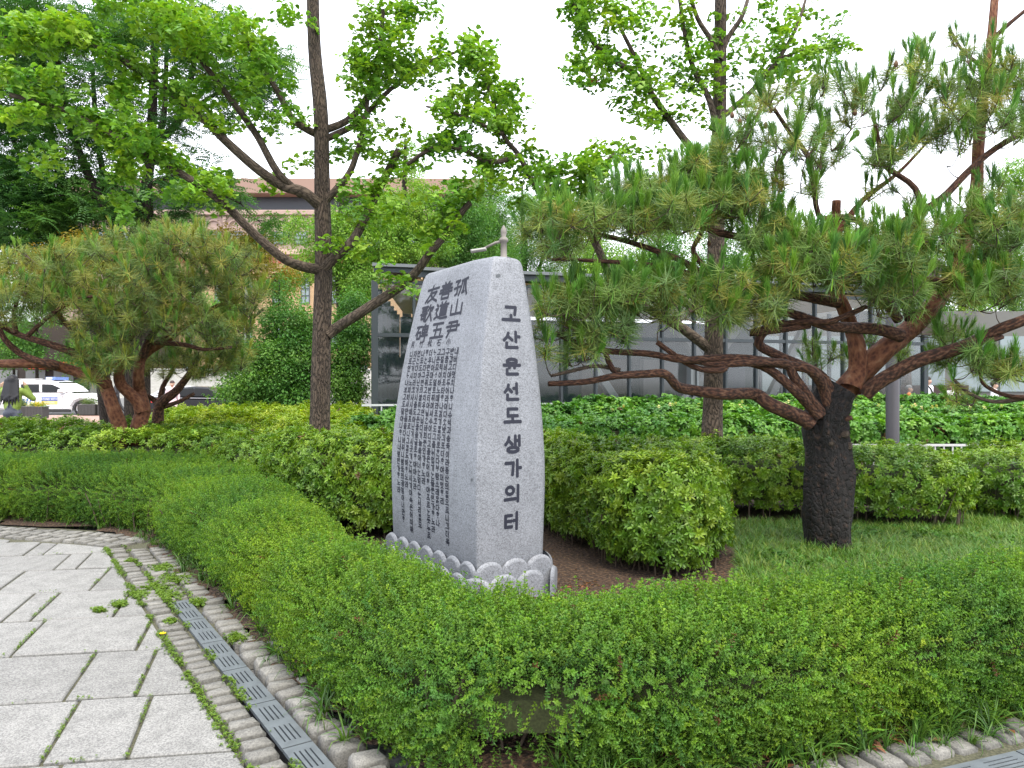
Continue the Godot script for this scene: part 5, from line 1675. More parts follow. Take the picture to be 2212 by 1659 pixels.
func back_trees() -> void:
	rng.seed = 121
	var k := 17.0 / FP
	var feather := [feather_spray(0), feather_spray(1), feather_spray(2)]
	var dark := [Color(0.035, 0.11, 0.05), Color(0.06, 0.165, 0.06), Color(0.11, 0.23, 0.06)]
	var g := "dark feathery trees at the left"
	back_tree("pagoda_tree", "dark many-stemmed feathery-leaved tree rising behind the two left pines", [
		[[296, 980, 292, 700, 288, 539, 302, 472, 317, 395, 325, 330, 331, 200, 335, 60, 340, -60], 17, 17, 17 * k, 7 * k], [[310, 980, 312, 600, 321, 491, 319, 400, 330, 320, 385, 262, 413, 165, 430, 60], 17.1, 16.8, 15 * k, 5 * k],
		[[285, 980, 280, 640, 269, 543, 240, 472, 202, 400, 163, 304, 130, 180, 120, 60], 16.9, 16.4, 15 * k, 5 * k], [[262, 520, 245, 472, 230, 409, 210, 300, 200, 150], 16.9, 16.8, 11 * k, 4 * k],
		[[325, 330, 350, 270, 357, 210, 360, 100], 17, 16.6, 8 * k, 4 * k], [[315, 350, 280, 270, 264, 228, 258, 140, 240, 30], 17, 17, 8 * k, 4 * k], [[321, 400, 380, 380, 440, 400, 520, 440], 17, 16.4, 5 * k, 2 * k], [[302, 472, 220, 430, 120, 420], 17, 16.4, 5 * k, 2 * k], [[385, 262, 470, 200, 560, 170], 17, 17, 6 * k, 2 * k]],
		[[330, 60, 160, 70, 17, 2.0, 70], [500, 130, 110, 80, 17, 1.6, 44], [180, 120, 130, 90, 16.6, 1.6, 50], [430, 260, 90, 50, 17, 1.4, 16], [300, 230, 80, 60, 17, 1.4, 16], [160, 290, 90, 70, 16.5, 1.4, 36], [420, 390, 80, 40, 16.8, 1.2, 20], [480, 430, 60, 24, 16.8, 1.2, 9], [580, 180, 50, 80, 17, 1.2, 20], [230, 420, 80, 60, 16.6, 1.2, 30], [370, 470, 50, 30, 17, 1.0, 9], [560, 490, 40, 16, 16.8, 0.8, 4]],
		M.dark_bark, feather, dark, 4, 0.42, 1.35, "tree", g)
	back_tree("pagoda_tree", "dark feathery-leaved tree with a bent trunk at the far left edge", [
		[[240, 980, 200, 640, 158, 520, 149, 472, 144, 433, 120, 340, 100, 240, 90, 100, 70, -20], 17.5, 17, 16 * k, 5 * k], [[149, 472, 90, 400, 40, 330, 10, 240], 17.4, 17, 8 * k, 3 * k], [[-70, 980, -30, 600, 10, 500, -10, 400], 18, 17.6, 10 * k, 4 * k], [[30, 520, 90, 450, 110, 430], 17.6, 17, 5 * k, 2 * k]],
		[[60, 60, 110, 80, 17, 1.8, 60], [30, 220, 100, 90, 17, 1.6, 60], [70, 380, 100, 60, 17, 1.5, 60], [50, 470, 100, 50, 17, 1.5, 60], [130, 430, 60, 60, 17, 1.2, 26], [-60, 300, 80, 200, 17, 1.8, 50], [60, 545, 90, 40, 17.2, 1.2, 36], [180, 470, 50, 40, 17.2, 1.0, 14]],
		M.dark_bark, feather, dark, 4, 0.42, 1.35, "tree", g)
	var small := [leaf_clump(0, 40, 0.3, 0.075, 0.045), leaf_clump(1, 40, 0.3, 0.07, 0.045), leaf_clump(2, 34, 0.3, 0.08, 0.05)]
	var fine := [leaf_clump(3, 60, 0.34, 0.075, 0.024, 0.9), leaf_clump(4, 60, 0.34, 0.07, 0.022, 0.9)]
	var bright := [Color(0.085, 0.2, 0.04), Color(0.15, 0.29, 0.05), Color(0.23, 0.37, 0.06)]
	var mid := [Color(0.05, 0.15, 0.045), Color(0.09, 0.215, 0.055), Color(0.15, 0.29, 0.065)]
	var feathery := [Color(0.06, 0.17, 0.06), Color(0.1, 0.24, 0.07), Color(0.16, 0.3, 0.09)]
	var maple := [Color(0.12, 0.16, 0.025), Color(0.24, 0.2, 0.03), Color(0.32, 0.19, 0.035)]
	back_tree("maple_tree", "small orange-tinged maple between the forked pine and the tan building", [[[560, 960, 540, 760, 525, 640, 540, 560, 560, 520], 18.2, 18.2, 0.06, 0.02]], [[500, 520, 50, 24, 18, 0.8, 14], [555, 545, 50, 40, 18, 0.8, 24], [595, 605, 40, 30, 18, 0.6, 16], [520, 600, 50, 40, 18.2, 0.8, 18]], M.dark_bark, small, maple, 4, 0.25, 0.8)
	back_tree("maple_tree", "yellowish maple crown showing above the leaning pine at the left", [[[250, 970, 215, 700, 190, 600], 15.5, 15.5, 0.08, 0.03]], [[190, 540, 70, 26, 15.5, 0.8, 30], [110, 570, 60, 24, 15.5, 0.8, 20], [260, 560, 50, 26, 15.5, 0.8, 16], [180, 600, 80, 40, 15.6, 0.8, 24]], M.dark_bark, small, maple, 4, 0.25, 0.85)
	back_tree("broadleaf_shrub", "big rounded leafy bush between the forked pine and the brown ginkgo trunk", [[[560, 955, 565, 800, 560, 740], 16.8, 16.8, 0.05, 0.02], [[640, 955, 645, 780, 640, 700], 16.8, 16.8, 0.05, 0.02], [[590, 955, 600, 700, 604, 610], 16.9, 16.9, 0.03, 0.012]],
		[[570, 800, 80, 65, 16.8, 1.0, 110], [650, 790, 60, 80, 16.8, 1.0, 90], [620, 710, 50, 50, 16.9, 0.8, 36], [540, 850, 60, 25, 16.6, 0.8, 36], [640, 860, 60, 20, 16.6, 0.8, 30], [600, 640, 26, 40, 17, 0.4, 9], [655, 680, 22, 40, 17, 0.4, 9]], M.dark_bark, small, mid, 4, 0.28, 0.85, "shrub")
	back_tree("broadleaf_shrub", "leafy dark green bush squeezed between the ginkgo trunk and the pavilion's glass corner", [[[745, 955, 748, 800, 750, 700], 16.6, 16.6, 0.06, 0.02], [[775, 955, 776, 760, 770, 660], 17, 17, 0.05, 0.02]],
		[[760, 780, 38, 90, 16.7, 0.7, 80], [765, 690, 36, 60, 17, 0.6, 40], [730, 830, 30, 30, 16.5, 0.5, 16]], M.dark_bark, small, mid, 4, 0.24, 0.8, "shrub")
	g = "street trees behind the pavilion"
	back_tree("street_tree", "street tree with a black trunk just right of the brown ginkgo trunk", [[[738, 900, 740, 760, 736, 640, 729, 570, 732, 500, 740, 420], 25, 25, 0.22, 0.08], [[734, 640, 770, 590, 800, 540], 25, 24.6, 0.09, 0.04]],
		[[770, 600, 50, 50, 25, 1.6, 60], [740, 500, 60, 50, 25, 1.6, 60], [800, 500, 50, 60, 25, 1.6, 60], [690, 560, 40, 40, 25, 1.5, 26], [650, 500, 30, 30, 25.5, 1.4, 12], [640, 590, 30, 30, 25.5, 1.2, 14], [780, 640, 36, 30, 25, 1.0, 26]], M.dark_bark, small, bright, 4, 0.45, 1.1, "tree", g)
	back_tree("street_tree", "thin-topped bright street tree above the pavilion's left roof end", [[[880, 900, 878, 640, 872, 480, 874, 380, 876, 300], 27, 27, 0.2, 0.05], [[905, 900, 902, 600, 905, 480, 910, 420], 27.5, 27.5, 0.16, 0.05]],
		[[880, 530, 60, 40, 27, 1.6, 66], [850, 470, 50, 50, 27, 1.6, 50], [900, 440, 40, 50, 27, 1.4, 32], [876, 360, 22, 50, 27, 0.7, 12], [830, 550, 50, 30, 27, 1.4, 36], [940, 520, 40, 40, 27, 1.4, 36]], M.dark_bark, small, bright, 4, 0.45, 1.1, "tree", g)
	back_tree("street_tree", "leafy street tree seen just above the left slope of the stele's top", [[[985, 900, 980, 640, 985, 520, 990, 450], 29, 29, 0.2, 0.06]],
		[[980, 520, 60, 50, 29, 1.8, 76], [1010, 460, 50, 50, 29, 1.6, 46], [950, 560, 60, 22, 29, 1.4, 30], [1020, 560, 60, 30, 29, 1.4, 40]], M.dark_bark, small, mid, 4, 0.5, 1.15, "tree", g)
	g = "feathery conifers behind the stele"
	back_tree("dawn_redwood", "soft pointed conifer standing right behind the street lamp", [[[1062, 900, 1062, 640, 1060, 500, 1058, 360], 31, 31, 0.22, 0.04]], [[1060, 520, 42, 60, 31, 1.2, 90], [1060, 450, 32, 50, 31, 0.9, 50], [1058, 390, 16, 40, 31, 0.5, 16], [1075, 570, 40, 30, 31, 1.2, 40]], M.dark_bark, fine, feathery, 4, 0.5, 1.15, "tree", g)
	back_tree("dawn_redwood", "soft pointed conifer right of the street lamp, thinning to white sky", [[[1135, 900, 1134, 640, 1130, 480, 1128, 400], 33, 33, 0.22, 0.04], [[1150, 620, 1180, 540, 1210, 480], 33, 33, 0.1, 0.04]], [[1125, 530, 34, 60, 33, 1.2, 60], [1128, 450, 24, 40, 33, 0.8, 24], [1180, 560, 50, 40, 33, 1.4, 50], [1200, 500, 40, 40, 33, 1.2, 26]], M.dark_bark, fine, feathery, 4, 0.5, 1.15, "tree", g)
	g = "pale trees behind the big pine"
	var px := [[1290, 560, 80], [1420, 540, 80], [1560, 560, 90], [1690, 530, 90], [1830, 560, 90], [1960, 590, 80], [2080, 600, 80], [2190, 560, 80]]
	var names := ["pale tree over the pavilion roof, just right of the stele", "pale tree over the pavilion roof, behind the big pine's left arm", "pale tree directly behind the second ginkgo trunk", "pale tree behind the middle of the big pine's crown", "pale tree behind the big pine's forking limbs", "pale tree past the pavilion's right end", "pale tree behind the orange upper trunk of the big pine", "pale tree at the right frame edge behind the pine needles"]
	for i in px.size():
		var p: Array = px[i]
		var d := 30.0 + (i * 7) % 5
		back_tree("roadside_tree", names[i], [[[p[0], 890, p[0] - 4, 700, p[0] + 5, p[1], p[0], p[1] - 80], d, d, 0.22, 0.06]], [[p[0], p[1] + 60, p[2] * 0.9, 60, d, 1.8, 70], [p[0] + 14, p[1], p[2] * 0.75, 60, d, 1.8, 56], [p[0] - 20, p[1] - 60, p[2] * 0.4, 40, d, 1.2, 18]], M.grey_bark, small, [bright, mid, feathery][i % 3], 4, 0.55, 1.2, "tree", g)
	back_tree("roadside_tree", "pale leafy tree cut by the right frame edge, high beside the pine", [[[2250, 900, 2240, 600, 2215, 420], 26, 26, 0.2, 0.06]], [[2190, 420, 40, 50, 26, 1.0, 22], [2215, 370, 40, 40, 26, 1.0, 18]], M.grey_bark, small, bright, 4, 0.45, 1.0, "tree", g)
	g = "roadside shrubs at the left"
	for e in [[30, 745, 60, 40, "green roadside bush behind the police van's roof at the left edge"], [190, 760, 50, 30, "green roadside bush behind the pine limb, left of the yellow figure"], [480, 700, 60, 60, "green roadside bush behind the small pine"], [80, 640, 110, 60, "leafy roadside tree hidden behind the leaning pine"], [330, 640, 120, 80, "leafy roadside tree hidden behind the forked pine"]]:
		back_tree("roadside_bush", e[4], [[[e[0], 870, e[0], e[1] + 20], 50, 50, 0.12, 0.05]], [[e[0], e[1], e[2], e[3], 50, 2.0, 50]], M.dark_bark, small, mid, 4, 0.9, 2.0, "bush", g)

# ---------------------------------------------------------------- the glass pavilion
func pavilion() -> void:
	var o := Vector3(-2.62, 0, -14.38)
	var root := thing("glass_pavilion", "low glass pavilion with dark steel frames and a thin flat roof behind the stele", "building", o, 0.264)
	var L := 12.75
	var D := 7.0
	var H := 3.74
	var st := begin(false)
	plate(st, poly2([0, 0, L, 0, L, D, 1.3, D]), 0.0, 0.12)
	done("floor", st, plain(0.2, 0.19, 0.17, 0.5), root)
	st = begin(false)
	plate(st, poly2([0.87, -0.2, L + 0.2, -0.2, L + 0.2, D + 0.2, 2.1, D + 0.2]), H - 0.06, H)
	plate(st, poly2([-0.06, -0.16, 0.84, -0.16, 2.0, D + 0.1, 1.3, D + 0.1]), H - 0.01, H + 0.05)
	done("roof", st, M.roof_metal, root)
	st = begin(false)
	box(st, Vector3(L * 0.5 + 0.3, H - 0.125, 0.09), Vector3(L - 0.8, 0.12, 0.05))
	box(st, Vector3(0.38, H - 0.06, 0.06), Vector3(0.80, 0.10, 0.06))
	done("fascia", st, M.steel, root)
	st = begin(false)
	plate(st, poly2([0.1, 0.1, L - 0.1, 0.1, L - 0.1, D - 0.1, 1.4, D - 0.1]), H - 0.245, H - 0.195)
	done("ceiling", st, plain(0.62, 0.44, 0.2, 0.7), root)
	st = begin(false)
	box(st, Vector3(L * 0.5 + 0.6, 1.75, -D + 0.1), Vector3(L - 1.4, 3.3, 0.12))
	done("back_wall", st, plain(0.03, 0.045, 0.05, 0.6), root)
	for k in 6:
		st = begin(false)
		box(st, Vector3(1.4 + k * 2.0, 1.2, -D + 0.3), Vector3(1.5, 2.1, 0.24))
		done("display_cabinet", st, plain([0.06, 0.16, 0.04, 0.1, 0.2, 0.05][k], [0.065, 0.14, 0.05, 0.08, 0.2, 0.06][k], [0.07, 0.11, 0.06, 0.06, 0.2, 0.08][k], 0.6), root)
	# mullions, a transom, sills, panes
	var n := 17
	var w := L / n
	for i in n + 1:
		st = begin(false)
		var wide := 0.12 if i == 0 or i == n else 0.05
		box(st, Vector3(i * w, H * 0.5 - 0.12, 0), Vector3(wide, H - 0.3, 0.13), 0.006)
		done("mullion", st, M.steel, root)
	for e in [[2.44, 0.07], [0.16, 0.09], [3.46, 0.06]]:
		st = begin(false)
		for i in n:
			box(st, Vector3((i + 0.5) * w, e[0], 0), Vector3(w - 0.054, e[1], 0.1))
		done("transom", st, M.steel, root)
	for i in n:
		for e in [[0.205, 2.405], [2.475, 3.43]]:
			st = begin(false)
			box(st, Vector3((i + 0.5) * w, (e[0] + e[1]) * 0.5, 0), Vector3(w - 0.05, e[1] - e[0], 0.012))
			done("pane", st, M.glass, root)
	for side in [0.0, L]:
		for i in 6:
			st = begin(false)
			box(st, Vector3(side + (0.1 + i * 0.2 if side == 0.0 else 0.0), 1.8, -0.6 - i * 1.1), Vector3(0.012, 3.2, 1.02), 0.0, Basis(Vector3.UP, -0.18 if side == 0.0 else 0.0))
			done("pane", st, M.glass, root)
			st = begin(false)
			box(st, Vector3(side + (0.2 + i * 0.2 if side == 0.0 else 0.0), 1.75, -0.05 - (i + 1) * 1.1), Vector3(0.1, 3.4, 0.06))
			done("mullion", st, M.steel, root)
	# the slanting steel frame behind and before the glass
	for b in [[0.95, 3.5, 3.4, 0.2, 0.10], [5.75, 0.2, 3.4, 3.5, 0.10]]:
		st = begin(false)
		var a := Vector3(b[0], b[1], -0.28)
		var c := Vector3(b[2], b[3], -0.28)
		var d := (c - a).normalized()
		var bs := Basis(d, Vector3(-d.y, d.x, 0), Vector3.BACK)
		box(st, (a + c) * 0.5, Vector3(a.distance_to(c), 0.16, 0.16), 0.01, bs)
		done("brace", st, M.roof_metal, root)
	for b in [[5.72, 0.16, 6.62, 1.35], [7.42, 0.16, 6.62, 1.35], [6.62, 1.28, 6.62, 1.95]]:
		st = begin(false)
		var a := Vector3(b[0], b[1], 0.19)
		var c := Vector3(b[2], b[3], 0.19)
		var d := (c - a).normalized()
		var bs := Basis(d, Vector3(-d.y, d.x, 0), Vector3.BACK)
		for q in [[-0.07, 0.05, 0.2], [0.07, 0.05, 0.2], [0.0, 0.09, 0.08]]:
			box(st, (a + c) * 0.5 + bs.y * q[0], Vector3(a.distance_to(c), q[1], q[2]), 0.006, bs)
		done("brace", st, M.roof_metal, root)
	for b in [[7.8, 3.4, 10.2, 0.3], [10.2, 3.4, 7.8, 0.3], [10.4, 0.3, 12.2, 3.4]]:
		st = begin(false)
		var a := Vector3(b[0], b[1], -3.2 - b[0] * 0.02)
		var c := Vector3(b[2], b[3], -3.2 - b[0] * 0.02)
		var d := (c - a).normalized()
		box(st, (a + c) * 0.5, Vector3(a.distance_to(c), 0.2, 0.2), 0.01, Basis(d, Vector3(-d.y, d.x, 0), Vector3.BACK))
		done("brace", st, plain(0.25, 0.27, 0.27, 0.5), root)
	# roof-edge clips
	for x in [4.55, 7.9]:
		st = begin(false)
		box(st, Vector3(x, H - 0.1, 0.16), Vector3(0.12, 0.24, 0.06), 0.01)
		done("gutter_bracket", st, plain(0.5, 0.5, 0.5, 0.5), root)
	# railing before the glass
	var fence := thing("railing", "thin white metal railing between the hedges and the pavilion's glass", "railing", o + Vector3(0, 0, 0.0), 0.264)
	st = begin(false)
	box(st, Vector3(L * 0.5, 1.12, 0.85), Vector3(L + 0.6, 0.035, 0.035))
	done("top_rail", st, plain(0.5, 0.53, 0.54, 0.4), fence)
	for i in 44:
		st = begin(false)
		box(st, Vector3(0.05 + i * 0.295, 0.55, 0.85), Vector3(0.022, 1.1, 0.022))
		done("baluster", st, plain(0.5, 0.53, 0.54, 0.4), fence)
	fence = thing("railing", "white metal railing half hidden under the hedge at the right", "railing", Vector3(4.2, 0, -10.35))
	st = begin(false)
	box(st, Vector3(1.9, 0.66, 0), Vector3(4.0, 0.03, 0.03))
	done("top_rail", st, plain(0.6, 0.6, 0.6, 0.4), fence)
	for i in 33:
		st = begin(false)
		box(st, Vector3(0.05 + i * 0.12, 0.32, 0), Vector3(0.018, 0.66, 0.018))
		done("baluster", st, plain(0.6, 0.6, 0.6, 0.4), fence)

# ---------------------------------------------------------------- buildings far behind
func window_at(root: Node3D, c: Vector3, w: float, h: float, arch: bool, frame_m: Material) -> void:
	var st := begin(false)
	var poly := [Vector2(-w * 0.5, 0), Vector2(w * 0.5, 0), Vector2(w * 0.5, h)]
	if arch:
		for k in 7:
			var a := PI * (k + 1) / 8.0
			poly.append(Vector2(cos(a) * w * 0.5, h + sin(a) * w * 0.5))
	poly.append(Vector2(-w * 0.5, h))
	prism(st, poly, 0.0, 0.05, 0.0, Transform3D(Basis(), c))
	var win := done("window", st, M.window_glass, root)
	st = begin(false)
	var t := 0.07
	var hh := h + (w * 0.42 if arch else 0.0)
	for e in [[-w * 0.5 + t * 0.5, hh * 0.5, t, hh], [w * 0.5 - t * 0.5, hh * 0.5, t, hh], [0.0, t * 0.5, w - 2 * t, t], [0.0, h * 0.36, w - 2 * t, t], [0.0, h * 0.68, w - 2 * t, t], [0.0, h, w - 2 * t, t]]:
		box(st, c + Vector3(e[0], e[1], 0.075), Vector3(e[2], e[3], 0.04))
	box(st, c + Vector3(0.0, h * 0.5, 0.07), Vector3(t * 0.8, h - 0.1, 0.03))
	done("frame", st, frame_m, win)

func far_buildings() -> void:
	var frame_m := plain(0.05, 0.07, 0.075, 0.5)
	var S := FastNoiseLite.TYPE_VALUE
	var pink := textured(noise_tex(256, 0.12, S, 3, [[0.0, 0.31, 0.225, 0.19], [0.5, 0.38, 0.28, 0.24], [1.0, 0.45, 0.34, 0.29]], 41), Vector3(0.35, 1.1, 0.35), 0.9)
	var tan_ := textured(noise_tex(256, 0.16, S, 3, [[0.0, 0.26, 0.15, 0.08], [0.45, 0.45, 0.30, 0.17], [1.0, 0.6, 0.44, 0.28]], 42), Vector3(0.7, 1.4, 0.7), 0.9)
	# the upper pink building
	var z := 75.0
	var k := z / FP
	var x0 := (110.0 - 1106.0) * k
	var b := thing("university_building", "long pinkish stone building with arched bays and a set-back top, far behind the left trees", "building", Vector3(x0, 0, -z))
	var W := 940.0 * k
	var st := begin(false)
	box(st, Vector3(W * 0.5, 9.3, -6), Vector3(W, 18.6, 12))
	done("wall", st, pink, b)
	st = begin(false)
	box(st, Vector3(W * 0.5, 19.6, -7.0), Vector3(W - 2, 2.0, 10))
	done("dark_storey", st, plain(0.035, 0.04, 0.05, 0.4), b)
	st = begin(false)
	box(st, Vector3(W * 0.5, 21.35, -6.4), Vector3(W - 1, 1.5, 12), 0.05)
	done("roof", st, plain(0.3, 0.2, 0.16, 0.8), b)
	st = begin(false)
	box(st, Vector3(W * 0.5, 18.5, 0.2), Vector3(W, 0.5, 0.4), 0.05)
	done("cornice", st, pink, b)
	for i in 5:
		st = begin(false)
		for j in 4:
			box(st, Vector3(W * 0.38 + i * 4.4 + j * 0.5, 22.7, -3), Vector3(0.1, 1.2, 0.1))
		box(st, Vector3(W * 0.38 + i * 4.4 + 0.75, 23.3, -3), Vector3(1.9, 0.12, 0.12))
		box(st, Vector3(W * 0.38 + i * 4.4 + 0.75, 22.5, -3), Vector3(1.9, 0.12, 0.12))
		done("roof_rail", st, M.white, b)
	var bay := 47.0 * k
	for i in int(W / bay):
		var cx := (i + 0.5) * bay
		st = begin(false)
		box(st, Vector3(cx - bay * 0.5, 9.2, 0.12), Vector3(0.34, 18.0, 0.24), 0.04)
		done("pilaster", st, pink, b)
		# the arch over each bay
		st = begin(false)
		var inner := []
		var r0 := bay * 0.34
		for a in 11:
			var t := PI * a / 10.0
			inner.append(Vector2(cos(t) * r0, sin(t) * r0))
		for a in 10:
			var p: Vector2 = inner[a]
			var q: Vector2 = inner[a + 1]
			prism(st, [p, p * 1.18, q * 1.18, q], 0.0, 0.14, 0.0, Transform3D(Basis(), Vector3(cx, 17.0, 0)))
		done("arch", st, pink, b)
		for e in [[15.4, 1.25], [12.7, 1.2], [9.6, 1.2], [6.6, 1.2]]:
			window_at(b, Vector3(cx, e[0], 0.0), bay * 0.62, e[1], false, frame_m)
	# the lower tan brick building
	z = 60.0
	k = z / FP
	x0 = (360.0 - 1106.0) * k
	var c := thing("brick_building", "lower tan brick building with tall arched windows and a dentil band, left of the pavilion", "building", Vector3(x0, 0, -z))
	W = 560.0 * k
	st = begin(false)
	box(st, Vector3(W * 0.5, 5.9, -4), Vector3(W, 11.8, 8))
	done("wall", st, tan_, c)
	st = begin(false)
	box(st, Vector3(W * 0.5, 11.95, -3.9), Vector3(W + 0.3, 0.4, 8.4), 0.04)
	done("coping", st, plain(0.5, 0.36, 0.28, 0.8), c)
	for i in int(W / 0.42):
		st = begin(false)
		box(st, Vector3(0.2 + i * 0.42, 11.35, 0.08), Vector3(0.2, 0.5, 0.16))
		done("dentil", st, plain(0.3, 0.09, 0.05, 0.85), c)
	for i in 8:
		var cx := 60.0 * k * (i + 0.5)
		var wx := (598.0 - 360.0) * k + (i - 4) * 62.0 * k
		window_at(c, Vector3(wx, 7.9, 0.0), 0.72, 1.75, true, frame_m)
		window_at(c, Vector3(wx, 4.6, 0.0), 0.72, 1.6, false, frame_m)
		window_at(c, Vector3(wx, 1.4, 0.0), 0.72, 1.6, false, frame_m)
		st = begin(false)
		for j in 9:
			var a := PI * (j + 0.5) / 9.0
			box(st, Vector3(wx + cos(a) * 0.5, 9.65 + sin(a) * 0.5, 0.05), Vector3(0.16, 0.16, 0.1), 0.0, Basis(Vector3.BACK, a))
		done("brick_arch", st, plain(0.5, 0.33, 0.2, 0.85), c)
	# low buildings across the road at the left
	var s := thing("shop_building", "dark low shop front with a red awning behind the police van", "building", Vector3(-37.5, 0, -54))
	st = begin(false)
	box(st, Vector3(5.5, 3.0, -4), Vector3(11, 6, 8))
	done("wall", st, plain(0.06, 0.045, 0.038, 0.8), s)
	for i in 5:
		st = begin(false)
		box(st, Vector3(1.4 + i * 2.0, 1.5, 0.04), Vector3(1.4, 2.0, 0.08))
		done("window", st, plain(0.2, 0.2, 0.2, 0.15), s)
	st = begin(false)
	prism(st, [Vector2(0, 0), Vector2(0, 0.55), Vector2(0.7, 0.1), Vector2(0.7, 0.0)], 0, 3.4, 0.0, Transform3D(Basis(Vector3.BACK, Vector3.UP, Vector3.LEFT), Vector3(6.7, 2.55, 0.0)))
	done("awning", st, plain(0.55, 0.07, 0.03, 0.7), s)
	var gw := thing("garden_wall", "long pale tiled wall behind the parked cars", "wall", Vector3(-26.2, 0, -49))
	st = begin(false)
	box(st, Vector3(9, 1.2, -0.15), Vector3(18, 2.4, 0.3), 0.02)
	done("wall_body", st, textured(noise_tex(256, 0.08, S, 3, [[0.0, 0.38, 0.37, 0.33], [1.0, 0.55, 0.54, 0.5]], 43), Vector3(0.3, 1.5, 0.3), 0.8), gw)
	st = begin(false)
	box(st, Vector3(9, 2.45, -0.15), Vector3(18.1, 0.1, 0.4), 0.02)
	done("coping", st, plain(0.45, 0.44, 0.42, 0.8), gw)
	st = begin(false)
	box(st, Vector3(9, 0.3, 0.2), Vector3(18, 0.6, 0.3), 0.02)
	done("bench_ledge", st, plain(0.3, 0.3, 0.3, 0.8), gw)
	var cw := thing("cafe_building", "pale low building with glazing past the pavilion's right end", "building", Vector3(9.5, 0, -30))
	st = begin(false)
	box(st, Vector3(6, 2.2, -3), Vector3(12, 4.4, 6))
	done("wall", st, plain(0.14, 0.14, 0.13, 0.8), cw)
	for i in 6:
		st = begin(false)
		box(st, Vector3(1.2 + i * 1.9, 2.3, 0.03), Vector3(1.6, 2.2, 0.06))
		done("window", st, M.window_glass, cw)
	st = begin(false)
	box(st, Vector3(5, 0.75, 0.25), Vector3(7.0, 1.4, 0.1))
	done("dark_panel", st, plain(0.05, 0.03, 0.027, 0.7), cw)
# ---------------------------------------------------------------- vehicles and street things
func wheel(root: Node3D, c: Vector3, r: float, side: float) -> void:
	var b := Basis(Vector3.RIGHT, PI * 0.5 * side)
	var st := begin()
	var prof := [Vector2(r * 0.62, -0.1), Vector2(r * 0.95, -0.105), Vector2(r, -0.08), Vector2(r, 0.08), Vector2(r * 0.95, 0.105), Vector2(r * 0.66, 0.1), Vector2(r * 0.62, 0.04)]
	lathe(st, Vector3.ZERO, prof, 22)
	var w := done("wheel", st, M.rubber, root)
	w.transform = Transform3D(b, c)
	st = begin(false)
	for k in 10:
		var a := TAU * k / 10.0 + (0.12 if k % 2 else -0.12)
		box(st, Vector3(cos(a) * r * 0.36, 0.075, sin(a) * r * 0.36), Vector3(r * 0.58, 0.03, r * 0.11), 0.0, Basis(Vector3.UP, -a))
	lathe(st, Vector3.ZERO, [Vector2(r * 0.64, 0.05), Vector2(r * 0.64, 0.095), Vector2(r * 0.56, 0.09), Vector2(r * 0.54, 0.05)], 22)
	lathe(st, Vector3.ZERO, [Vector2(r * 0.14, 0.05), Vector2(r * 0.14, 0.1), Vector2(0.001, 0.105)], 12)
	done("rim", st, M.chrome, w)
	st = begin(false)
	lathe(st, Vector3.ZERO, [Vector2(r * 0.62, 0.03), Vector2(0.001, 0.031)], 22)
	done("brake_disc", st, M.dark, w)

func slab(root: Node3D, called: String, poly: Array, z0: float, z1: float, bev: float, m: Material) -> MeshInstance3D:
	var st := begin(false)
	prism(st, poly2(poly), z0, z1, bev)
	return done(called, st, m, root)

func lettering(root: Node3D, text: String, at_: Vector3, height: float, m: Material, turn := 0.0, wide := 0.0) -> void:
	var t := TextMesh.new()
	var f := SystemFont.new()
	f.font_names = PackedStringArray(["Droid Sans"])
	f.font_weight = 700
	t.font = f
	t.text = text
	t.font_size = 32
	t.pixel_size = height / 24.0
	t.depth = 0.004
	var o := part("lettering", t, m, root)
	o.position = at_
	o.rotation.y = turn
	if wide > 0.0:
		o.scale.x = wide

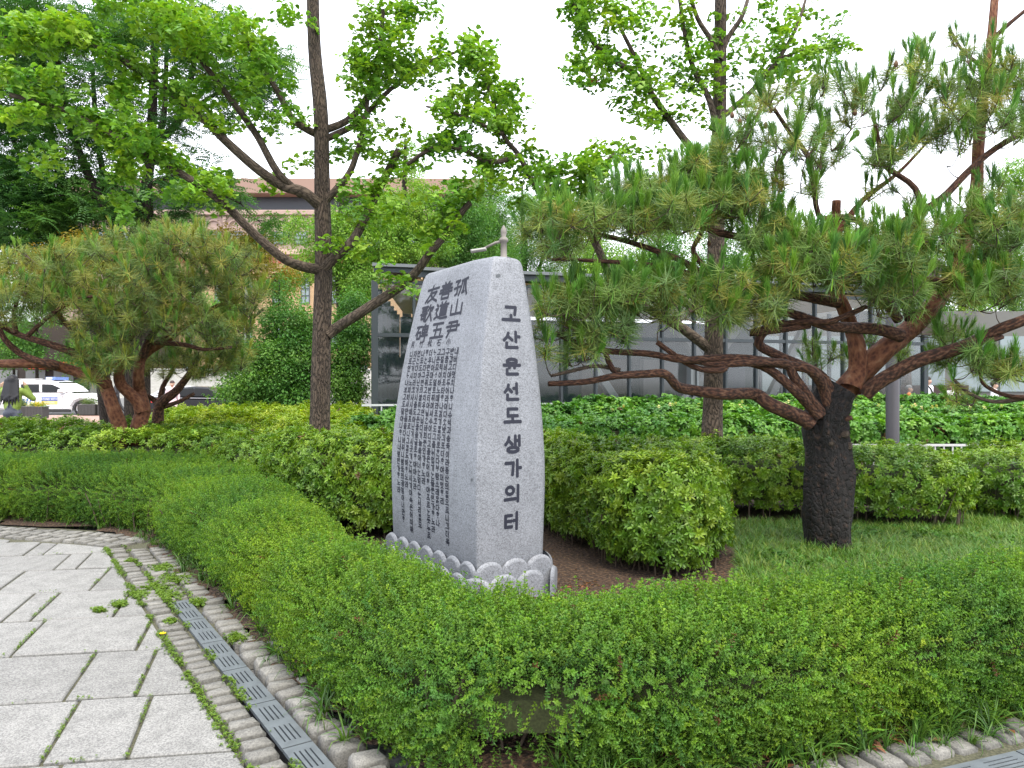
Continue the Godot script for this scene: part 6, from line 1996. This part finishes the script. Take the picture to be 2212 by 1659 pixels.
func street() -> void:
	# the police van, its right side to the camera, facing right
	var v := thing("police_van", "white police van with a blue and yellow door panel and a roof light bar", "van", Vector3(-22.85, -0.05, -38.1))
	slab(v, "body", [-2.62, 0.28, -2.58, 0.95, -2.5, 1.1, 1.05, 1.1, 1.9, 1.02, 2.35, 0.9, 2.52, 0.72, 2.55, 0.36, 2.45, 0.24, 2.13, 0.24, 2.05, 0.56, 1.83, 0.74, 1.55, 0.76, 1.3, 0.66, 1.14, 0.44, 1.1, 0.24, -1.15, 0.24, -1.22, 0.5, -1.42, 0.7, -1.7, 0.76, -1.95, 0.66, -2.12, 0.44, -2.16, 0.26], -0.98, 0.98, 0.1, plain(0.82, 0.82, 0.84, 0.25))
	slab(v, "cabin", [-2.5, 1.08, -2.42, 1.55, -2.2, 1.7, -1.4, 1.76, -0.2, 1.75, 0.25, 1.66, 0.75, 1.42, 1.15, 1.08], -0.88, 0.88, 0.14, plain(0.82, 0.82, 0.84, 0.25))
	for e in [[-2.28, 1.14, -2.2, 1.5, -1.5, 1.54, -1.5, 1.14], [-1.4, 1.14, -1.4, 1.54, -0.5, 1.54, -0.5, 1.14], [-0.36, 1.14, -0.36, 1.54, 0.12, 1.53, 0.52, 1.36, 0.84, 1.14]]:
		slab(v, "side_window", e, 0.868, 0.888, 0.0, M.dark_glass)
	var st := begin(false)
	quad(st, Vector3(1.17, 1.09, -0.8), Vector3(0.29, 1.66, -0.7), Vector3(0.29, 1.66, 0.7), Vector3(1.17, 1.09, 0.8))
	done("windscreen", st, M.dark_glass, v)
	for x in [1.6, -1.68]:
		wheel(v, Vector3(x, 0.35, 0.86), 0.35, 1.0)
		wheel(v, Vector3(x, 0.35, -0.86), 0.35, -1.0)
	slab(v, "sill", [-1.1, 0.16, 1.08, 0.16, 1.08, 0.3, -1.1, 0.3], 0.9, 0.985, 0.01, plain(0.03, 0.03, 0.03, 0.7))
	slab(v, "bumper", [2.2, 0.14, 2.56, 0.18, 2.6, 0.34, 2.2, 0.34], -0.9, 0.9, 0.03, plain(0.03, 0.03, 0.03, 0.7))
	slab(v, "headlight", [2.1, 0.86, 2.48, 0.76, 2.46, 0.7, 2.14, 0.78], 0.9, 0.984, 0.0, plain(0.1, 0.12, 0.13, 0.1))
	slab(v, "mirror", [0.52, 1.12, 0.86, 1.12, 0.84, 1.28, 0.72, 1.32, 0.56, 1.28], 0.92, 1.16, 0.04, M.white)
	slab(v, "roof_rack", [-2.1, 1.78, -0.5, 1.79, -0.5, 1.82, -2.1, 1.81], 0.6, 0.66, 0.0, plain(0.5, 0.5, 0.5, 0.4))
	slab(v, "light_bar", [-0.4, 1.76, 0.1, 1.75, 0.1, 1.9, -0.4, 1.9], -0.6, 0.55, 0.03, plain(0.12, 0.2, 0.45, 0.3))
	slab(v, "light_bar_panel", [-0.36, 1.785, -0.06, 1.78, -0.06, 1.885, -0.36, 1.885], 0.545, 0.556, 0.0, M.white)
	slab(v, "door_panel", [-0.33, 0.72, 0.47, 0.72, 0.47, 0.9, -0.33, 0.9], 0.978, 0.988, 0.0, plain(0.02, 0.09, 0.38, 0.5))
	slab(v, "door_panel", [-0.33, 0.54, 0.47, 0.54, 0.47, 0.716, -0.33, 0.716], 0.978, 0.988, 0.0, plain(0.75, 0.5, 0.16, 0.5))
	lettering(v, "STAND WITH", Vector3(0.07, 0.81, 0.991), 0.098, M.white)
	lettering(v, "UKRAINE", Vector3(0.07, 0.63, 0.991), 0.09, plain(0.85, 0.72, 0.5, 0.5))
	lettering(v, "VO", Vector3(-0.92, 0.66, 0.983), 0.34, plain(0.03, 0.12, 0.5, 0.5), 0.0, 1.1)
	for x in [-0.45, 0.72]:
		slab(v, "door_seam", [x, 0.34, x + 0.012, 0.34, x + 0.012, 1.06, x, 1.06], 0.976, 0.9835, 0.0, plain(0.15, 0.15, 0.16, 0.6))
	for x in [-0.75, -0.32]:
		slab(v, "door_handle", [x, 0.97, x + 0.2, 0.97, x + 0.2, 1.0, x, 1.0], 0.978, 1.0, 0.005, plain(0.4, 0.4, 0.42, 0.4))
	# saloon cars behind the small pine
	var car := thing("saloon_car", "black saloon car with red tail lamps behind the small pine", "car", Vector3(-13.35, -0.05, -33.0))
	car_body(car, plain(0.012, 0.013, 0.016, 0.12))
	car = thing("saloon_car", "white car parked behind the black saloon's tail", "car", Vector3(-18.0, -0.05, -42.0))
	car_body(car, plain(0.75, 0.76, 0.78, 0.2))
	# planters along the kerb
	var pl := []
	for e in [[31, 59, 32.8, "dark plank planter with silvery shrubs beside the woman in green", 0], [61, 99, 32.8, "dark plank planter with yellow flowers below the van's door panel", 1], [174, 211, 36.2, "dark plank planter with a grey-green bush under the van's nose", 0], [216, 246, 36.2, "dark plank planter with yellow flowers beside the leaning pine's trunk", 1]]:
		var w: float = (e[1] - e[0]) * e[2] / FP
		var p := thing("planter", e[3], "planter", Vector3(((e[0] + e[1]) * 0.5 - 1106) * e[2] / FP, 0, -e[2]), 0, "planters along the kerb")
		st = begin(false)
		for i in 12:
			box(st, Vector3(-w * 0.5 + (i + 0.5) * w / 12.0, 0.27, w * 0.3 + 0.01), Vector3(w / 12.0 - 0.012, 0.46, 0.025))
		done("plank_cladding", st, plain(0.06, 0.06, 0.06, 0.8), p, true)
		st = begin(false)
		box(st, Vector3(0, 0.25, 0), Vector3(w, 0.48, w * 0.6), 0.01)
		done("tub", st, plain(0.045, 0.045, 0.045, 0.8), p)
		st = begin(false)
		box(st, Vector3(0, 0.51, 0), Vector3(w + 0.03, 0.04, w * 0.6 + 0.05), 0.01)
		done("rim", st, plain(0.08, 0.08, 0.08, 0.8), p)
		var sc := Scatter.new()
		rng.seed = int(e[0])
		for i in 70:
			var q := Vector3(gauss(w * 0.2), 0.55 + absf(gauss(0.14 if e[4] == 0 else 0.07)), gauss(w * 0.14))
			var c := Color(0.14, 0.2, 0.11)
			if e[4] == 1:
				c = Color(0.6, 0.48, 0.06) if rng.randf() < 0.55 else Color(0.1, 0.2, 0.04)
			sc.add(frame(vrand() + Vector3(0, 1, 0), rng.randf() * TAU, 0.34), q, vary(c, 0.2))
		scatter("plants", sc, leaf_clump(60, 24, 0.3, 0.14, 0.06), M.leaf, p)
	# little standard trees before the pale wall
	for e in [[152, 838, "round clipped tree before the pale wall, nearer the yellow figure"], [176, 838, "round clipped tree before the pale wall, nearer the leaning pine"]]:
		var o := at(e[0], 862, 47.5)
		var t := thing("clipped_tree", e[2], "tree", Vector3(o.x, 0, o.z), 0, "clipped trees before the pale wall")
		st = begin()
		tube(st, [Vector3.ZERO, Vector3(0, 0.9, 0)], [0.05, 0.04], 6)
		done("trunk", st, M.dark_bark, t)
		var sc := Scatter.new()
		for i in 60:
			sc.add(frame(vrand() + Vector3(0, 1, 0), rng.randf() * TAU, 0.8), Vector3(0, 1.35, 0) + vrand() * 0.45 * pow(rng.randf(), 0.4), vary(Color(0.05, 0.12, 0.05), 0.2))
		scatter("crown", sc, leaf_clump(61, 26, 0.22, 0.09, 0.05), M.leaf, t)
	# street lamp behind the stele
	var lp := at(1088, 829.5, 24.0)
	var lamp := thing("street_lamp", "ornate grey street lamp post with one arm to the left, above the stele", "street lamp", Vector3(lp.x, 0, lp.z))
	st = begin()
	lathe(st, Vector3.ZERO, [Vector2(0.2, 0), Vector2(0.2, 0.5), Vector2(0.13, 0.6), Vector2(0.11, 1.4), Vector2(0.095, 4.9), Vector2(0.13, 4.95), Vector2(0.13, 5.05), Vector2(0.09, 5.1), Vector2(0.12, 5.35), Vector2(0.17, 5.42), Vector2(0.15, 5.52), Vector2(0.1, 5.58), Vector2(0.1, 6.0), Vector2(0.15, 6.04), Vector2(0.14, 6.12), Vector2(0.07, 6.2), Vector2(0.1, 6.3), Vector2(0.09, 6.42), Vector2(0.02, 6.55)], 14)
	done("post", st, plain(0.2, 0.18, 0.16, 0.6), lamp)
	st = begin()
	tube(st, [Vector3(0, 6.05, 0), Vector3(-0.25, 6.0, 0), Vector3(-0.62, 5.82, 0)], [0.05, 0.045, 0.04], 8)
	done("arm", st, plain(0.2, 0.18, 0.16, 0.6), lamp)
	st = begin(false)
	box(st, Vector3(-0.8, 5.76, 0), Vector3(0.5, 0.09, 0.24), 0.035, Basis(Vector3.BACK, 0.15))
	done("lamp_head", st, plain(0.33, 0.32, 0.3, 0.5), lamp)
	var l2 := at(554, 829.5, 40.0)
	lamp = thing("street_lamp", "white oval street lamp head on a thin pole before the tan brick building", "street lamp", Vector3(l2.x - 0.6, 0, l2.z))
	st = begin()
	tube(st, [Vector3.ZERO, Vector3(0, 7.3, 0), Vector3(0.2, 7.75, 0), Vector3(0.5, 7.85, 0)], [0.07, 0.05, 0.045, 0.04], 8)
	done("post", st, plain(0.3, 0.3, 0.3, 0.5), lamp)
	st = begin(false)
	box(st, Vector3(0.75, 7.84, 0), Vector3(0.8, 0.14, 0.32), 0.06)
	done("lamp_head", st, M.white, lamp)
	# the grey post with brown boards
	var pp := at(1928, 829.5, 9.75)
	var post := thing("sign_post", "smooth grey steel post carrying brown boards among the pine branches", "sign post", Vector3(pp.x, 0, pp.z))
	st = begin()
	lathe(st, Vector3.ZERO, [Vector2(0.081, 0), Vector2(0.08, 3.1), Vector2(0.07, 3.14), Vector2(0.001, 3.15)], 24)
	done("post", st, M.pole, post)
	for e in [[0.08, 2.87, 3.12], [0.36, 2.13, 2.27]]:
		st = begin(false)
		prism(st, [Vector2(e[0], e[1]), Vector2(e[0] + 0.5, e[1]), Vector2(e[0] + 0.6, (e[1] + e[2]) * 0.5), Vector2(e[0] + 0.5, e[2]), Vector2(e[0], e[2])], -0.03, 0.03, 0.006)
		if e[0] > 0.2:
			box(st, Vector3(0.2, (e[1] + e[2]) * 0.5, 0), Vector3(0.34, 0.05, 0.03))
		done("board", st, M.brown_sign, post)

func car_body(car: Node3D, m: Material) -> void:
	slab(car, "body", [-2.35, 0.4, -2.4, 0.8, -2.3, 0.98, -1.5, 1.0, 1.0, 0.96, 2.1, 0.82, 2.35, 0.6, 2.35, 0.3, 1.85, 0.25, 1.75, 0.55, 1.5, 0.66, 1.2, 0.6, 1.05, 0.3, 1.0, 0.24, -1.0, 0.24, -1.05, 0.5, -1.3, 0.66, -1.6, 0.62, -1.8, 0.4, -1.85, 0.28], -0.9, 0.9, 0.1, m)
	slab(car, "cabin", [-1.75, 0.98, -1.1, 1.38, -0.3, 1.45, 0.4, 1.4, 1.15, 0.97], -0.74, 0.74, 0.1, m)
	slab(car, "side_window", [-1.45, 1.02, -0.98, 1.32, -0.3, 1.38, -0.3, 1.02], 0.725, 0.748, 0.0, M.dark_glass)
	slab(car, "side_window", [-0.22, 1.02, -0.22, 1.38, 0.36, 1.34, 0.88, 1.02], 0.725, 0.748, 0.0, M.dark_glass)
	for x in [1.42, -1.42]:
		wheel(car, Vector3(x, 0.33, 0.8), 0.33, 1.0)
		wheel(car, Vector3(x, 0.33, -0.8), 0.33, -1.0)
	slab(car, "tail_lamp", [-2.37, 0.74, -2.36, 0.9, -1.75, 0.94, -1.9, 0.76], 0.82, 0.906, 0.0, plain(0.6, 0.03, 0.03, 0.3))
	slab(car, "side_trim", [-1.6, 0.955, 0.95, 0.925, 0.95, 0.945, -1.6, 0.975], 0.8, 0.905, 0.0, M.chrome)

# ---------------------------------------------------------------- people
# bones: [from, to, radius, radius, colour]; one skin meshed from the joined field
func body(root: Node3D, called: String, bones: Array, cell: float, blend: float) -> void:
	var lo := Vector3(1e9, 1e9, 1e9)
	var hi := -lo
	for b in bones:
		for i in 2:
			var r: float = b[2 + i] + cell * 2.0 + blend
			lo = lo.min(b[i] - Vector3(r, r, r))
			hi = hi.max(b[i] + Vector3(r, r, r))
	var nx := int((hi.x - lo.x) / cell) + 2
	var ny := int((hi.y - lo.y) / cell) + 2
	var nz := int((hi.z - lo.z) / cell) + 2
	var f := PackedFloat32Array()
	f.resize(nx * ny * nz)
	f.fill(1.0)
	for b in bones:
		var a: Vector3 = b[0]
		var ab: Vector3 = b[1] - a
		var l2 := maxf(ab.length_squared(), 1e-8)
		var pad: float = maxf(b[2], b[3]) + cell * 2.0 + blend
		var mn := ((a.min(b[1]) - Vector3(pad, pad, pad) - lo) / cell).floor().max(Vector3.ZERO)
		var mx := ((a.max(b[1]) + Vector3(pad, pad, pad) - lo) / cell).ceil()
		for z in range(int(mn.z), mini(int(mx.z), nz - 1) + 1):
			for y in range(int(mn.y), mini(int(mx.y), ny - 1) + 1):
				for x in range(int(mn.x), mini(int(mx.x), nx - 1) + 1):
					var p := lo + Vector3(x, y, z) * cell
					var t := clampf((p - a).dot(ab) / l2, 0, 1)
					var d := (p - a - ab * t).length() - lerpf(b[2], b[3], t)
					var k := (z * ny + y) * nx + x
					var e := f[k]
					var h := clampf(0.5 + 0.5 * (e - d) / blend, 0, 1)
					f[k] = lerpf(e, d, h) - blend * h * (1.0 - h)
	var at_cell := {}
	var verts := []
	var off := [0, 1, nx, nx + 1, nx * ny, nx * ny + 1, nx * ny + nx, nx * ny + nx + 1]
	var cor := [Vector3(0, 0, 0), Vector3(1, 0, 0), Vector3(0, 1, 0), Vector3(1, 1, 0), Vector3(0, 0, 1), Vector3(1, 0, 1), Vector3(0, 1, 1), Vector3(1, 1, 1)]
	var edges := [[0, 1], [2, 3], [4, 5], [6, 7], [0, 2], [1, 3], [4, 6], [5, 7], [0, 4], [1, 5], [2, 6], [3, 7]]
	for z in nz - 1:
		for y in ny - 1:
			for x in nx - 1:
				var k := (z * ny + y) * nx + x
				var neg := 0
				for i in 8:
					if f[k + off[i]] < 0.0:
						neg += 1
				if neg == 0 or neg == 8:
					continue
				var s := Vector3.ZERO
				var n := 0
				for e in edges:
					var v0 := f[k + off[e[0]]]
					var v1 := f[k + off[e[1]]]
					if (v0 < 0.0) != (v1 < 0.0):
						s += (cor[e[0]] as Vector3).lerp(cor[e[1]], v0 / (v0 - v1))
						n += 1
				at_cell[k] = verts.size()
				verts.append(lo + (Vector3(x, y, z) + s / n) * cell)
	var cols := []
	for v in verts:
		var best := 1e9
		var c := Color.WHITE
		for b in bones:
			var ab: Vector3 = b[1] - b[0]
			var t := clampf((v - b[0]).dot(ab) / maxf(ab.length_squared(), 1e-8), 0, 1)
			var d: float = (v - b[0] - ab * t).length() - lerpf(b[2], b[3], t)
			if d < best:
				best = d
				c = b[4]
		cols.append(c)
	var st := begin()
	var ax := [1, nx, nx * ny]
	for k in at_cell:
		for a in 3:
			var u: int = ax[(a + 1) % 3]
			var w: int = ax[(a + 2) % 3]
			var k1: int = k + ax[a]
			if k1 >= f.size() or (f[k] < 0.0) == (f[k1] < 0.0):
				continue
			var q := [k, k - u, k - u - w, k - w]
			if not (at_cell.has(q[1]) and at_cell.has(q[2]) and at_cell.has(q[3])):
				continue
			if f[k] >= 0.0:
				q.reverse()
			for i in [0, 2, 1, 0, 3, 2]:
				st.set_color(cols[at_cell[q[i]]])
				st.add_vertex(verts[at_cell[q[i]]])
	done(called, st, M.paint, root)

# a standing or walking figure facing +z, 1.62 m unless scaled
func figure(root: Node3D, top: Color, legs: Color, hair: Color, o := {}) -> void:
	var skin := Color(0.52, 0.34, 0.25)
	var shoe: Color = o.get("shoe", Color(0.05, 0.05, 0.05))
	var step: float = o.get("step", 0.12)
	var b := []
	for s in [-1.0, 1.0]:
		var hip := Vector3(0.085 * s, 0.87, 0)
		var knee := Vector3(0.088 * s, 0.47, 0.03 + step * s * 0.8)
		var heel := Vector3(0.09 * s, 0.09, step * s * 1.5 - (0.06 if s < 0 else 0.0))
		b.append([hip, knee, 0.088, 0.06, legs])
		b.append([knee, heel, 0.062, 0.048 if not o.get("wide", false) else 0.075, legs])
		b.append([heel + Vector3(0, -0.045, -0.02), heel + Vector3(0.01 * s, -0.06, 0.15), 0.04, 0.032, shoe])
		var sh := Vector3(0.165 * s, 1.32, 0)
		var el: Vector3 = sh + (o.elbow[0 if s < 0 else 1] if o.has("elbow") else Vector3(0.06 * s, -0.27, -0.02))
		var ha: Vector3 = sh + (o.hand[0 if s < 0 else 1] if o.has("hand") else Vector3(0.07 * s, -0.5, 0.06))
		b.append([sh, el, 0.056, 0.046, top])
		b.append([el, el.lerp(ha, 0.86), 0.046, 0.038, top])
		var d := (ha - el).normalized()
		b.append([el.lerp(ha, 0.88), ha, 0.026, 0.03, skin])
		var side := d.cross(Vector3.UP).normalized()
		for i in 4:
			b.append([ha + side * (i - 1.5) * 0.017, ha + side * (i - 1.5) * 0.019 + d * (0.075 - 0.008 * absf(i - 1.3)) + Vector3(0, 0, 0.01), 0.009, 0.008, skin])
		b.append([ha - d * 0.02 + side * 0.03, ha + side * 0.052 + d * 0.03, 0.011, 0.009, skin])
	b.append([Vector3(0, 0.9, 0), Vector3(0, 1.0, 0), 0.125, 0.115, legs])
	b.append([Vector3(-0.05, 1.02, 0.0), Vector3(-0.07, 1.27, 0), 0.105, 0.1, top])
	b.append([Vector3(0.05, 1.02, 0.0), Vector3(0.07, 1.27, 0), 0.105, 0.1, top])
	b.append([Vector3(-0.14, 1.33, 0), Vector3(0.14, 1.33, 0), 0.058, 0.058, top])
	if o.get("skirt", false):
		b.append([Vector3(0, 0.95, 0), Vector3(0, 0.3, 0), 0.13, 0.28, legs])
	b.append([Vector3(0, 1.34, 0), Vector3(0, 1.44, 0.01), 0.052, 0.046, skin])
	b.append([Vector3(0, 1.48, 0.035), Vector3(0, 1.53, 0.0), 0.066, 0.086, skin])
	b.append([Vector3(0, 1.495, 0.1), Vector3(0, 1.485, 0.112), 0.012, 0.013, skin])
	for s in [-1.0, 1.0]:
		b.append([Vector3(0.084 * s, 1.5, 0.0), Vector3(0.086 * s, 1.52, 0.0), 0.016, 0.018, skin])
		b.append([Vector3(0.03 * s, 1.52, 0.088), Vector3(0.032 * s, 1.52, 0.088), 0.008, 0.008, Color(0.03, 0.02, 0.02)])
	b.append([Vector3(-0.018, 1.45, 0.092), Vector3(0.018, 1.45, 0.092), 0.008, 0.008, Color(0.4, 0.14, 0.12)])
	body(root, "body", b, o.get("cell", 0.022), 0.03)
	var h := []
	h.append([Vector3(0, 1.545, -0.022), Vector3(0, 1.56, 0.005), 0.094, 0.086, hair])
	if o.get("long", false):
		for i in 7:
			var x := (i - 3) * 0.03
			h.append([Vector3(x * 1.1, 1.53, -0.075 + absf(x) * 0.5), Vector3(x * 1.55, 1.22 - 0.03 * (i % 3), -0.125 + absf(x) * 0.3), 0.034, 0.026, hair])
			h.append([Vector3(x * 1.55, 1.22 - 0.03 * (i % 3), -0.125 + absf(x) * 0.3), Vector3(x * 1.9 + 0.01 * (i % 2), 1.08 - 0.03 * ((i * 5) % 4), -0.13 + absf(x) * 0.2), 0.026, 0.008, hair])
	body(root, "hair", h, o.get("cell", 0.022) * 0.8, 0.02)

func person(label: String, x: float, d: float, turn: float, top: Color, legs: Color, hair: Color, o := {}) -> Node3D:
	var p := at(x, 829.5, d)
	var root := thing("person", label, "person", Vector3(p.x, o.get("level", 0.0), p.z), turn)
	figure(root, top, legs, hair, o)
	var s: float = o.get("tall", 1.0)
	root.scale = Vector3(s, s, s)
	return root

func people() -> void:
	person("woman from behind with long dark hair, green sweater and jeans, hands raised to her head", 27, 15.4, PI + 0.15, Color(0.2, 0.29, 0.05), Color(0.06, 0.068, 0.095), Color(0.014, 0.013, 0.016), {"long": true, "tall": 1.03, "cell": 0.017, "wide": true, "step": 0.14,
		"elbow": [Vector3(-0.15, -0.16, 0.14), Vector3(0.15, -0.17, 0.14)], "hand": [Vector3(-0.035, 0.13, 0.05), Vector3(0.035, 0.11, 0.05)]})
	person("small figure in a pale yellow top before the pale wall", 135, 44.0, -0.6, Color(0.75, 0.6, 0.25), Color(0.2, 0.2, 0.22), Color(0.04, 0.02, 0.015), {"cell": 0.03, "tall": 1.03, "level": 0.06})
	person("figure in dark clothes walking past between the two pine trunks", 252, 36.5, -1.4, Color(0.025, 0.025, 0.03), Color(0.03, 0.03, 0.035), Color(0.02, 0.015, 0.015), {"cell": 0.03, "tall": 1.05, "step": 0.2})
	person("figure in a white shirt walking by the forked pine's left trunk", 284, 37.5, 1.2, Color(0.75, 0.75, 0.78), Color(0.04, 0.045, 0.08), Color(0.02, 0.015, 0.015), {"cell": 0.03, "tall": 1.03, "step": 0.18})
	person("figure in a long pale pink skirt behind the small forked pine", 372, 29.0, 0.4, Color(0.7, 0.55, 0.6), Color(0.75, 0.58, 0.64), Color(0.05, 0.03, 0.03), {"cell": 0.028, "tall": 1.0, "skirt": true})
	person("figure in a bright blue top beyond the white car", 392, 46.5, 0.3, Color(0.03, 0.25, 0.6), Color(0.05, 0.05, 0.06), Color(0.02, 0.015, 0.015), {"cell": 0.03, "tall": 1.05, "level": 0.06})
	person("man in a white shirt with a dark sling strap, right of the pavilion", 2004, 23.0, 0.5, Color(0.78, 0.78, 0.8), Color(0.1, 0.1, 0.12), Color(0.02, 0.016, 0.015), {"cell": 0.025, "tall": 1.06})
	person("figure in an orange top, mostly hidden by the pavilion's right end", 1964, 22.0, 1.0, Color(0.75, 0.25, 0.04), Color(0.1, 0.1, 0.1), Color(0.2, 0.2, 0.2), {"cell": 0.028, "tall": 0.9})
	person("figure with light brown hair beyond the far hedge", 2058, 25.0, -0.4, Color(0.7, 0.68, 0.66), Color(0.1, 0.1, 0.1), Color(0.3, 0.16, 0.06), {"cell": 0.028, "tall": 0.93})
	person("figure in a white shirt under the drooping pine twigs at the right", 2148, 24.0, 0.8, Color(0.75, 0.75, 0.75), Color(0.1, 0.1, 0.12), Color(0.03, 0.02, 0.02), {"cell": 0.028, "tall": 0.97})
	var man := at(2004, 829.5, 23.0)
	var bag := thing("sling_strap", "dark diagonal sling strap worn over the white shirt", "strap", Vector3(man.x, 0, man.z), 0.5)
	var st := begin()
	tube(st, [Vector3(-0.14, 1.5, 0.03), Vector3(-0.05, 1.36, 0.125), Vector3(0.06, 1.2, 0.135), Vector3(0.17, 1.06, 0.06)], [0.022, 0.022, 0.022, 0.022], 6)
	done("band", st, M.dark, bag)

func small_things() -> void:
	var st := begin(false)
	rng.seed = 141
	var p := along(1.7, 0.01)
	var o := thing("yellow_flower", "tiny yellow flower in the joint between paving and border stones", "flower", Vector3(p.x, 0.015, -p.y))
	for i in 7:
		leaf(st, Vector3.ZERO, Vector3(cos(i * 0.9), 0.35, sin(i * 0.9)), Vector3.UP, 0.022, 0.012, Color(0.8, 0.5, 0.01), 0.1)
	done("petals", st, M.leaf, o)
	# pale blossoms on the middle hedge
	var sc := Scatter.new()
	for i in 90:
		sc.add(frame(Vector3(gauss(0.4), 1, gauss(0.4)), rng.randf() * TAU, 1.0), Vector3(rng.randf_range(-1.5, 9.5), 1.12 + gauss(0.05), -rng.randf_range(12.45, 13.0)), vary(Color(0.7, 0.6, 0.42), 0.15))
	o = thing("hedge_blossoms", "scattered cream blossoms on the middle round-leaved hedge", "flowers")
	o.set_meta("kind", "stuff")
	scatter("blossoms", sc, whorl(50, 0.03, 0.02, 5, Color(1, 1, 1), Color(0.9, 0.9, 0.8), 0.5), M.leaf, o)
